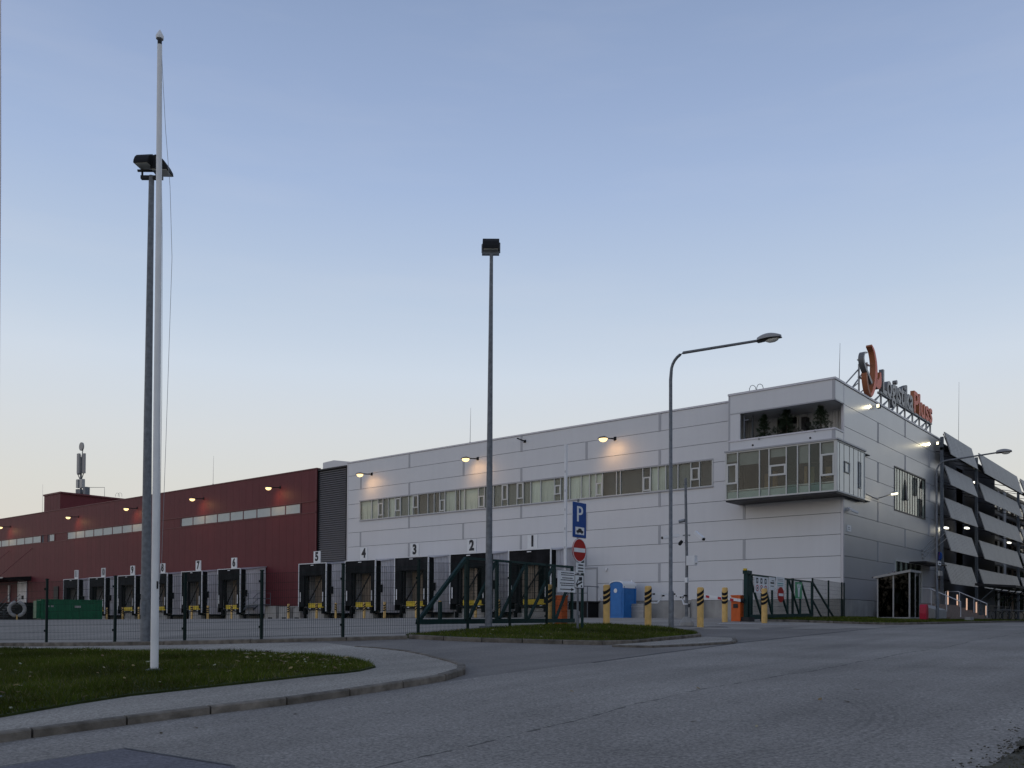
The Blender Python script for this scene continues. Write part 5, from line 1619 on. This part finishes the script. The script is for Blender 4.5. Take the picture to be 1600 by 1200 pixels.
d_ = MB(); disc(d_, 0, 0, 0, .34, .02); d_.build('disc', M['redsign'], o)
MB().box(.011, .016, -.26, .26, -.06, .06).build('white_bar', M['signwhite'], o)
o = thing('no_entry_sign', 'small round no entry sign seen inside the door of dock one', 'sign', (-19.1, -1.32, 3.3))
MB().tube([(0, -.02, 0), (0, 0, 0)], .33, 20).build('disc', M['redsign'], o)
MB().box(-.26, .26, -.026, -.021, -.06, .06).build('white_bar', M['signwhite'], o)

# ------------------------------------------------------------------ beside the grey wall
T = thing('portable_toilet', 'blue portable toilet with white domed roof by the grey wall', 'portable toilet', (-13.5, -1.35, -.02), math.radians(-8))
hw, hd = .57, .57
MB().box(-hw, hw, -hd, hd, .12, 2.0).box(-hw - .03, hw + .03, -hd - .03, hd + .03, 0, .12).build('cabin', M['blue'], T)
dr = MB().box(-hw + .1, hw - .1, -hd - .03, -hd - .003, .16, 1.9).build('door', M['blue'], T)
for zz in (.25, .72, 1.2):
    MB().box(-hw + .16, hw - .16, -hd - .045, -hd - .031, zz, zz + .38).build('door_panel', M['blue'], dr)
MB().tube([(-.05, -hd - .055, 1.72), (-.05, -hd - .046, 1.72)], .14, 16).build('badge', M['signwhite'], dr)
for zz in (.3, .75, 1.2, 1.6):
    MB().box(hw + .003, hw + .022, -hd + .1, hd - .1, zz, zz + .3).build('side_rib', M['blue'], T)
for sx in (-hw, hw):
    for sy_ in (-hd, hd):
        MB().box(sx - .05, sx + .05, sy_ - .05, sy_ + .05, .12, 2.0).build('corner_rib', M['blue'], T)
_ar = [(-(hw + .02) * math.cos(PI * k / 10), 1.99 + .30 * math.sin(PI * k / 10) ** .8) for k in range(11)]
MB().prism(_ar, lambda a, b: (a, -hd - .01, b), lambda a, b: (a, hd + .01, b)).build('gable', M['blue'], T)
rf = MB()
for (p, q) in zip(_ar, _ar[1:]):
    rf.hexa([(p[0], -hd - .07, p[1] + .004), (q[0], -hd - .07, q[1] + .004), (q[0], hd + .07, q[1] + .004), (p[0], hd + .07, p[1] + .004), (p[0] * 1.04, -hd - .07, p[1] + .06), (q[0] * 1.04, -hd - .07, q[1] + .06), (q[0] * 1.04, hd + .07, q[1] + .06), (p[0] * 1.04, hd + .07, p[1] + .06)])
rf.box(hw + .012, hw + .05, -hd - .07, hd + .07, 1.88, 2.02).box(-hw - .05, -hw - .012, -hd - .07, hd + .07, 1.88, 2.02).build('roof', M['toiletwhite'], T)
MB().tube([(hw - .15, hd - .15, 2.1), (hw - .15, hd - .15, 2.42)], .05, 8).build('vent_pipe', M['toiletwhite'], T)
g = thing('grit_box', 'low grey grit box between the toilet and a thick bollard', 'grit box', (-12.45, -.9, -.02))
MB().prism([(-.35, 0), (.35, 0), (.35, .75), (-.2, .9), (-.35, .9)], lambda a, b: (-.45, a, b), lambda a, b: (.45, a, b)).build('bin', M['steel'], g)
MB().box(-.47, .47, -.37, -.352, .42, .46).box(-.47, .47, -.37, -.352, .7, .74).build('lid_edge', M['strip'], g)
g = thing('service_post', 'thin grey service post by the concrete plinth', 'post', (-9.2, -.6, -.1))
MB().box(-.1, .1, -.07, .07, 0, 1.05).build('post', M['steel'], g)
MB().box(-.11, .11, -.08, -.071, .75, .95).build('panel', M['blackpaint'], g)
g = thing('utility_cabinet', 'narrow pale utility cabinet against the concrete plinth', 'cabinet', (-8.8, -.3, -.1))
MB().box(-.25, .25, -.2, .2, 0, 1.2).box(-.27, .27, -.22, .22, 1.202, 1.24).build('casing', M['concrete'], g)
# steel landing and door at dock one
g = thing('steel_landing', 'dark steel landing with railing and door right of dock one', 'landing', (-17.6, 0, 0))
MB().box(-.3, 1.5, -1.4, -.03, 1.0, 1.08).build('platform', M['darkmetal'], g)
for px in (-.2, 1.4):
    MB().tube([(px, -1.35, -.3), (px, -1.35, 2.05)], .03, 6).build('post', M['galvd'], g)
MB().tube([(-.2, -1.35, 2.05), (1.4, -1.35, 2.05)], .03, 6).tube([(-.2, -1.35, 1.6), (1.4, -1.35, 1.6)], .025, 6).tube([(1.4, -1.35, 2.05), (1.4, -.05, 2.05)], .03, 6).build('railing', M['galvd'], g)
MB().box(.1, 1.2, -.05, -.025, 1.08, 3.2).build('door', M['panel'], g)
MB().box(.0, .08, -.06, -.025, 1.08, 3.28).box(1.22, 1.3, -.06, -.025, 1.08, 3.28).box(.0, 1.3, -.06, -.025, 3.282, 3.36).build('door_frame', M['strip'], g)
MB().box(-.2, 1.4, -1.2, -.05, -.3, .98).build('underside', M['blackpaint'], g)
for bx_, bz_ in ((-15.6, 3.2), (-16.1, 1.25)):
    g = thing('wall_light', 'tiny white wall light %s right of dock one' % ('above the landing' if bz_ > 2 else 'low on the wall'), 'wall light', (bx_, -.02, bz_))
    MB().box(-.07, .07, -.09, 0, -.09, .09).build('casing', M['white'], g)

# metal stair at dock six
g = thing('metal_stair', 'grey metal stair and railing right of dock six', 'stair', (-53.0, -1.5, -.2))
for k in range(6):
    MB().box(-.5 + .28 * k - 1.0, -.2 + .28 * k - 1.0, -.9, .1, .2 * (k + 1) - .04, .2 * (k + 1)).build('tread', M['galvd'], g)
MB().box(.5, 2.4, -.9, .1, 1.20, 1.28).build('landing', M['galvd'], g)
rl = MB()
for yy in (-.9, .1):
    rl.tube([(-1.4, yy, .2), (-1.4, yy, 1.15), (.5, yy, 2.3), (2.4, yy, 2.3), (2.4, yy, 0)], .025, 6).tube([(-1.4, yy, .7), (.5, yy, 1.8), (2.4, yy, 1.8)], .02, 6).bar((-1.5, yy, .1), (.5, yy, 1.2), .04, .16).tube([(.5, yy, 0), (.5, yy, 2.3)], .025, 6)
rl.build('railing', M['galvd'], g)
for k, (bx_, w1, h1) in enumerate(((-50.4, 1.7, 1.15), (-48.4, 1.5, 1.05), (-46.6, 1.0, .95))):
    g = thing('concrete_block', ('weathered concrete block nearest the dock six stair', 'weathered concrete block midway along the red wall foot', 'small concrete block beside dock five')[k], 'concrete block', (bx_, -1.2, -.22), 0, 'concrete blocks at the foot of the red wall')
    MB().prism([(-w1 / 2, 0), (w1 / 2, 0), (w1 / 2 - .06, h1), (-w1 / 2 + .06, h1)], lambda a, b: (a, -.35, b), lambda a, b: (a, .35, b)).build('block', M['concrete'], g)
    MB().box(-.3, .3, -.362, -.34, 0, .14).build('forklift_slot', M['blackpaint'], g)

# ------------------------------------------------------------------ far left yard
SK = thing('skip_container', 'dark green steel roll-off skip standing in front of the far docks', 'skip', (-71.9, -9.2, -.60), math.radians(76))
hl = 2.75
MB().box(-hl, hl, -.0, .08, .25, 2.05).box(-hl, hl, 2.3, 2.38, .25, 2.05).box(-hl, -hl + .08, .08, 2.3, .25, 2.05).box(hl - .08, hl, .08, 2.3, .25, 2.05).box(-hl, hl, .0, 2.38, .2, .25).build('body', M['skip'], SK)
MB().box(-hl - .04, hl + .04, -.08, .10, 2.052, 2.15).box(-hl - .04, hl + .04, 2.28, 2.44, 2.052, 2.15).build('top_rail', M['skip'], SK)
for k in range(9):
    x = -hl + .05 + k * (2 * hl - .2) / 8
    MB().box(x, x + .12, -.10, -.004, .25, 2.05).build('rib', M['skip'], SK)
for yy in (.1, 2.0):
    MB().box(-hl + .3, hl - .2, yy, yy + .18, 0, .198).build('runner', M['darkmetal'], SK)
MB().box(-hl + .5, -hl + 1.1, -.02, -.003, 1.4, 1.55).box(.2, .75, -.13, -.105, 1.35, 1.55).build('label_plate', M['lampgrey'], SK)
MB().box(-hl - .35, -hl - .02, .3, 2.1, .3, 2.0).build('hook_frame', M['skip'], SK)
DK = thing('loading_platform', 'black fronted loading platform with canopy and pale doors at far left', 'loading platform', (-112, 0, 0))
MB().box(-15, 12.5, -2.1, -.03, -.9, 1.62).build('front', M['black'], DK)
for k in range(6):
    MB().box(-14 + 4.4 * k, -10 + 4.4 * k, -2.16, -2.11, -.3, 1.4).build('front_panel', M['black'], DK)
MB().prism([(-3.4, 4.75), (-.03, 5.05), (-.03, 4.5), (-3.4, 4.6)], lambda a, b: (-16, a, b), lambda a, b: (8.6, a, b)).build('canopy', M['blackpaint'], DK)
MB().box(-16, 8.7, -3.48, -3.41, 4.66, 4.8).build('canopy_edge', M['steel'], DK)
for xx in (-8, -1, 6):
    MB().tube([(xx, -3.0, 4.8), (xx + 2.8, -.03, 8.6)], .03, 6).build('stay', M['redtrim'], DK)
for xx, w1 in ((-13.2, 5.2), (4.9, 2.4)):
    dd = MB().box(xx, xx + w1, -.10, -.03, 1.63, 4.4 if xx > 0 else 3.9).build('door', M['offwhite'], DK)
    MB().box(xx - .12, xx - .01, -.12, -.03, 1.63, 4.45).box(xx + w1 + .01, xx + w1 + .14, -.12, -.03, 1.63, 4.45).build('door_frame', M['white'], dd)
    MB().box(xx + w1 - 1.3, xx + w1 - .7, -.12, -.105, 2.1, 2.6).build('door_window', M['blackpaint'], dd)
MB().box(2.0, 2.3, -.2, -.03, 1.8, 4.0).build('guide_strip', M['white'], DK)
MB().box(15.2, 16.4, -.12, -.03, 1.6, 3.6).build('side_door', M['darkmetal'], DK)
rl = MB()
for yy in (-3.0, -4.2):
    rl.tube([(12.7, yy, 2.6), (12.7, yy, 1.6)], .03, 6).tube([(12.7, yy, 2.6), (8.0, yy, .6), (8.0, yy, -.6)], .035, 6).tube([(12.7, yy, 2.1), (8.0, yy, .1)], .03, 6)
for k in range(7):
    rl.box(8.0 + .65 * k, 8.6 + .65 * k, -4.2, -3.0, -.5 + .3 * k, -.44 + .3 * k)
rl.build('stair', M['galvd'], DK)
RG_ = thing('hose_ring', 'pale coiled ring on a yellow post at the far left', 'ring on post', (-82.65, -10.0, -.95), math.radians(64))
mb = MB(); pts = [(.72 * math.cos(2 * PI * k / 24), 0, 1.6 + .72 * math.sin(2 * PI * k / 24)) for k in range(25)]
mb.tube(pts, .18, 8, cap=False).build('coil', M['lampgrey'], RG_, True)
MB().tube([(0, .02, 0), (0, .02, 1.0)], .07, 8).build('post', M['bollard'], RG_)
MB().box(-.22, .2, -.1, .1, 1.35, 1.75).build('bracket', M['blackpaint'], RG_)

# roof furniture on the red warehouse
AN = thing('antenna_mast', 'mobile antenna mast with grey panels and round dish on the red penthouse', 'antenna', (-102.0, 5.5, 15.75))
MB().tube([(0, 0, 0), (0, 0, 5.2)], .13, 8).build('pole', M['galvd'], AN)
for ang, dx_ in ((.3, .75), (2.4, -.85), (4.4, .1)):
    MB().box(dx_ - .28, dx_ + .28, -.2 + .3 * math.sin(ang), .05 + .3 * math.sin(ang), 3.0, 5.6).build('panel_antenna', M['lampgrey'], AN)
    MB().tube([(dx_, 0, 3.0), (dx_ * .4, 0, 2.4), (.0, 0, 2.2)], .06, 6).build('cable', M['darkmetal'], AN)
MB().tube([(.55, -.3, 6.5), (.55, -.12, 6.5)], .55, 18).build('dish', M['lampgrey'], AN)
MB().tube([(.2, 0, 5.2), (.55, 0, 6.4)], .06, 6).build('dish_arm', M['galvd'], AN)
MB().box(-.95, -.4, -.2, .2, 1.2, 2.3).box(.1, .75, -.2, .2, 1.1, 2.25).build('radio_unit', M['steel'], AN)
for q_ in ((-.9, -.3, -.25, .2, .1, 1.0), (1.2, 1.9, -.3, .3, .02, 1.1), (-.25, .35, -.25, .25, .1, .9)):
    MB().box(*q_).build('cabinet', M['galvd'], AN)
MB().tube([(-.4, 0, .1), (0, 0, 1.2)], .08, 6).tube([(.5, .1, .1), (0, 0, 1.3)], .08, 6).build('strut', M['darkmetal'], AN)
for (x, y, z, h, lab) in ((-62.5, .2, 13.06, 2.9, 'thin lightning rod on the red warehouse roof'), (-28.15, .3, 13.1, 2.7, 'thin lightning rod on the grey warehouse roof above dock two'), (-.35, .3, 13.1, 2.3, 'thin lightning rod on the corner tower roof'), (-104.0, 1.5, 13.06, 4.0, 'thin lightning rod beside the red penthouse'), (.0, 25.0, 12.3, 6.0, 'thin lightning rod above the office block')):
    r = thing('lightning_rod', lab, 'lightning rod', (x, y, z), 0, 'lightning rods on the roofs')
    MB().tube([(0, 0, 0), (.05, 0, h)], [.02, .008], 6).build('rod', M['galvd'], r)
    MB().tube([(0, 0, 0), (0, 0, .12)], .06, 8).build('foot', M['concrete'], r)


def hoops(label, x, y, z, rz):
    hL = thing('ladder_hoop', label, 'ladder hoop', (x, y, z), rz, 'roof ladder handrails')
    for q in (0, .45):
        MB().tube([(q, 0, -.1), (q, .02, .2), (q + .05, .08, .36), (q + .12, .2, .42), (q + .2, .33, .36), (q + .22, .42, .2), (q + .22, .42, -.1)], .018, 6).build('handrail', M['galv'], hL, True)


hoops('pair of curved ladder handrails on the corner tower roof', -5.1, -1.0, 13.15, 0)
hL = hoops('pair of curved ladder handrails on the red penthouse roof', -98.8, 8.6, 15.9, .3)
gd_ = thing('roof_railing', 'thin grey guard rail on the red penthouse roof', 'railing', (-100.6, 8.0, 15.82))
MB().tube([(0, 0, 0), (0, 0, 1.3), (-1.6, -1.2, 1.3)], .03, 6).build('rail', M['galv'], gd_)

# ------------------------------------------------------------------ pines on the roof terrace
def pine(label, x, y, z, h, wd, seed):
    r_ = random.Random(seed)
    t = thing('pine_tree', label, 'pine tree', (x, y, z), 0, 'potted pines on the roof terrace')
    MB().tube([(0, 0, 0), (.02, 0, h * .5), (0, .02, h * .95)], [.05, .035, .01], 8).build('trunk', M['bark'], t)
    MB().tube([(0, 0, -.0), (0, 0, .3)], [.22, .28], 12).build('pot', M['darkmetal'], t)
    mb = MB()
    for k in range(int(150 * h)):
        u = r_.random() ** 1.15
        zz = h * (.14 + .84 * u)
        rad = wd * (1 - u * .86) * r_.uniform(.15, 1.0) * (1 + .25 * math.sin(zz * 9))
        a = r_.uniform(0, 2 * PI)
        cx, cy = rad * math.cos(a), rad * math.sin(a)
        cz = zz + rad * .25
        tip = Vector((math.cos(a), math.sin(a), r_.uniform(.3, 1.2))).normalized()
        for q in range(26):
            d = (tip + Vector((r_.gauss(0, .55), r_.gauss(0, .55), r_.gauss(0, .5)))).normalized() * r_.uniform(.08, .16)
            s = Vector((r_.gauss(0, 1), r_.gauss(0, 1), r_.gauss(0, 1))).normalized() * .007
            o = Vector((cx, cy, cz)) + Vector((r_.gauss(0, .03), r_.gauss(0, .03), r_.gauss(0, .03)))
            mb.face([o - s, o + s, o + d])
    c = mb.build('crown', M['needle'], t)
    br = MB()
    for k in range(14):
        u = (k + .5) / 14; a = k * 2.4
        rad = wd * (1 - u * .86) * .8
        br.tube([(0, 0, h * (.12 + .8 * u)), (rad * math.cos(a), rad * math.sin(a), h * (.12 + .8 * u) + rad * .3)], [.014, .005], 5)
    br.build('branch', M['bark'], t)


pine('potted pine at the left of the roof terrace', -4.35, -.65, 9.76, 2.0, .72, 1)
pine('tall dark potted pine in the middle of the roof terrace', -3.05, -.55, 9.76, 2.2, .85, 2)
pine('low bushy potted pine at the right of the roof terrace', -1.05, -.6, 9.76, 2.05, .85, 3)

# ------------------------------------------------------------------ right-hand street side
SH = thing('smoking_shelter', 'small glazed smoking shelter with sloping roof on the grass strip', 'shelter', (2.17, -1.0, .02))
W2, D2 = 1.6, 1.75
zt = lambda x: 2.12 + .28 * x / W2
zb = -.02
for x in (0, .8, W2):
    MB().box(x - .035, x + .035, -.035, .035, zb - .1, zt(x)).build('post', M['lampgrey'], SH)
for x, y in ((W2, .95), (W2, D2), (0, D2)):
    MB().box(x - .035, x + .035, y - .035, y + .035, zb - .1, zt(x)).build('post', M['lampgrey'], SH)
MB().hexa([(-.2, -.12, zt(-.2)), (W2 + .08, -.12, zt(W2)), (W2 + .08, -.04, zt(W2)), (-.2, -.04, zt(-.2)), (-.2, -.12, zt(-.2) + .12), (W2 + .08, -.12, zt(W2) + .12), (W2 + .08, -.04, zt(W2) + .12), (-.2, -.04, zt(-.2) + .12)]).box(W2, W2 + .08, -.04, D2 + .1, zt(W2) - .0, zt(W2) + .12).build('fascia', M['lampgrey'], SH)
MB().hexa([(-.3, -.038, zt(-.3) + .05), (W2 - .002, -.038, zt(W2) + .05), (W2 - .002, D2 + .25, zt(W2) + .05), (-.3, D2 + .25, zt(-.3) + .05), (-.3, -.038, zt(-.3) + .1), (W2 - .002, -.038, zt(W2) + .1), (W2 - .002, D2 + .25, zt(W2) + .1), (-.3, D2 + .25, zt(-.3) + .1)]).build('roof', M['darkmetal'], SH)
for a, b in ((0, .8), (.8, W2)):
    MB().hexa([(a + .035, -.005, .06), (b - .035, -.005, .06), (b - .035, .005, .06), (a + .035, .005, .06), (a + .035, -.005, zt(a)), (b - .035, -.005, zt(b)), (b - .035, .005, zt(b)), (a + .035, .005, zt(a))]).build('pane', M['glassdark'], SH)
for a, b in ((.0, .95), (.95, D2)):
    MB().box(W2 - .005, W2 + .005, a + .035, b - .035, .06, zt(W2)).build('pane', M['glassdark'], SH)
MB().box(0, W2, D2 - .005, D2 + .005, .06, 2.1).box(-.005, .005, .035, D2 - .035, .06, 2.1).build('pane', M['glassdark'], SH)
MB().box(-.04, W2 + .04, -.04, .04, zb - .1, .055).box(W2 - .04, W2 + .04, .04, D2, zb - .1, .055).build('base_rail', M['lampgrey'], SH)
MB().box(.15, W2 - .2, 1.2, 1.6, .42, .47).box(.2, .26, 1.25, 1.55, -.05, .42).box(W2 - .3, W2 - .24, 1.25, 1.55, -.05, .42).build('bench', M['woodwall'], SH)
RBn = thing('litter_bin', 'red rounded litter bin beside the smoking shelter', 'litter bin', (4.62, -1.55, -.08))
MB().prism([(-.24, .05), (.24, .05), (.27, .35), (.24, .66), (.14, .80), (-.14, .80), (-.24, .66), (-.27, .35)], lambda a, b: (-.16, a * .8, b), lambda a, b: (.16, a * .8, b)).build('body', M['binred'], RBn)
MB().box(-.1, .1, -.15, .15, -.1, .048).build('foot', M['darkmetal'], RBn)
# entrance stair
ES = thing('entrance_stair', 'brown stone entrance steps with handrails below the sunshades', 'stair', (0, 9.0, 0))
for k in range(6):
    xe = 3.7 - .36 * k
    MB().box(.02, xe, -1.6, 8.6, .17 * k - .12, .17 * (k + 1) - .02).build('step', M['granite'], ES)
MB().prism([(.6, -.2), (3.5, -.2), (3.5, .55), (2.6, .85), (.6, .85)], lambda a, b: (a, -4.2, b), lambda a, b: (a, -1.65, b)).build('side_wall', M['concrete'], ES)
for yy in (1.2, 8.2):
    rl = MB().tube([(1.0, yy, 1.0), (1.0, yy, 1.95), (1.8, yy, 1.95), (3.6, yy, 1.1), (3.6, yy, .1)], .03, 8).tube([(1.9, yy, .9), (1.9, yy, 1.9)], .025, 6).tube([(2.8, yy, .5), (2.8, yy, 1.48)], .025, 6)
    rl.build('handrail', M['white'], ES)
for k in range(5):
    x = 1.1 + .6 * k
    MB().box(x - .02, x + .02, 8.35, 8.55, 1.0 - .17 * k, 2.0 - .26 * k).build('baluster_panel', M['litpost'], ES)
MB().box(-.15, -.02, 9.4, 10.4, 1.0, 3.2).build('entrance_door', M['glassdark'], ES)
BRB = thing('barberry_shrub', 'dark red leafy shrub growing beside the entrance steps', 'shrub', (1.3, 6.4, .5))
mb = MB(); r_ = random.Random(5)
for k in range(2600):
    a = r_.uniform(0, 2 * PI); rr_ = math.sqrt(r_.random()) * 1.15; zz = r_.random()
    x, y, z = rr_ * .75 * math.cos(a), rr_ * 1.35 * math.sin(a), .3 + 2.1 * zz * (1 - .35 * rr_ * r_.random())
    s = r_.uniform(.04, .085); d1 = Vector((r_.gauss(0, 1), r_.gauss(0, 1), r_.gauss(0, 1))).normalized() * s; d2 = Vector((r_.gauss(0, 1), r_.gauss(0, 1), r_.gauss(0, 1))).normalized() * s
    o = Vector((x, y, z)); mb.face([o - d1, o + d2, o + d1, o - d2])
mb.build('foliage', M['berberis'], BRB)
st = MB()
for k in range(9):
    a = k * .7; st.tube([(.12 * math.cos(a), .2 * math.sin(a), -.1), (.45 * math.cos(a), .9 * math.sin(a), 1.6)], [.03, .012], 5)
st.build('stem', M['bark'], BRB)
for k in range(3):
    t = thing('wall_flagstaff', ('lowest', 'middle', 'highest')[k] + ' of three slanting bare flagstaffs by the entrance canopy', 'flagstaff', (.05, 15.3 - .1 * k, 4.2 + .25 * k), 0, 'slanting flagstaffs')
    MB().tube([(0, 0, 0), (1.9, -1.6 - .5 * k, 1.15)], [.028, .018], 6).build('staff', M['white'], t)
    MB().box(-.03, .08, -.06, .06, -.08, .08).build('bracket', M['steel'], t)
# bicycle shelter
BS = thing('bicycle_shelter', 'dark flat roofed bicycle shelter beyond the entrance steps', 'bicycle shelter', (2.2, 20.2, 0))
MB().hexa([(.0, 0, 2.45), (2.6, 0, 2.25), (2.6, 13, 2.25), (.0, 13, 2.45), (.0, 0, 2.62), (2.6, 0, 2.42), (2.6, 13, 2.42), (.0, 13, 2.62)]).build('roof', M['darkmetal'], BS)
for k in range(6):
    MB().tube([(.3, .4 + 2.4 * k, -.1), (.3, .4 + 2.4 * k, 1.4), (1.3, .4 + 2.4 * k, 2.33)], .05, 8).build('post', M['galvd'], BS)
    MB().box(2.3, 2.36, .5 + 2.4 * k, 1.3 + 2.4 * k, 2.18, 2.24).build('roof_lamp', M['lampglass'], BS)
for k in range(30):
    MB().box(.0, .03, .3 + .4 * k, .42 + .4 * k, .1, 1.15).build('picket', M['lampgrey'], BS)
MB().tube([(1.6, .2, .75), (1.6, 12, .75)], .025, 6).build('rail', M['galv'], BS)
for k, yy in enumerate((1.2, 3.0, 5.4)):
    b = thing('bicycle', ('bicycle parked at the near end of the shelter', 'second bicycle under the shelter roof', 'farther bicycle in the shelter')[k], 'bicycle', (3.5, 20.2 + yy, 0), .3, 'bicycles parked in the shelter')
    for wx in (-.5, .5):
        MB().tube([(wx + .33 * math.cos(2 * PI * q / 18), 0, .33 + .33 * math.sin(2 * PI * q / 18)) for q in range(19)], .022, 6, cap=False).build('wheel', M['blackpaint'], b, True)
    MB().tube([(-.5, 0, .33), (-.2, 0, .75), (.35, 0, .8), (.5, 0, .33)], .02, 6).tube([(-.2, 0, .75), (0, 0, .3), (.35, 0, .8)], .02, 6).build('frame', M['steel'], b)
    MB().tube([(.35, 0, .8), (.33, 0, 1.0), (.33, -.25, 1.02)], .016, 6).tube([(.33, 0, 1.0), (.33, .25, 1.02)], .016, 6).build('handlebar', M['blackpaint'], b)
    MB().box(-.32, -.08, -.06, .06, .86, .92).tube([(-.2, 0, .7), (-.2, 0, .88)], .014, 6).build('saddle', M['blackpaint'], b)
mh = thing('marker_block', 'small pale concrete marker block at the kerb by the far street lamp', 'block', (6.1, 1.2, -.05))
MB().box(-.14, .14, -.35, .35, -.1, .16).build('block', M['concrete'], mh)
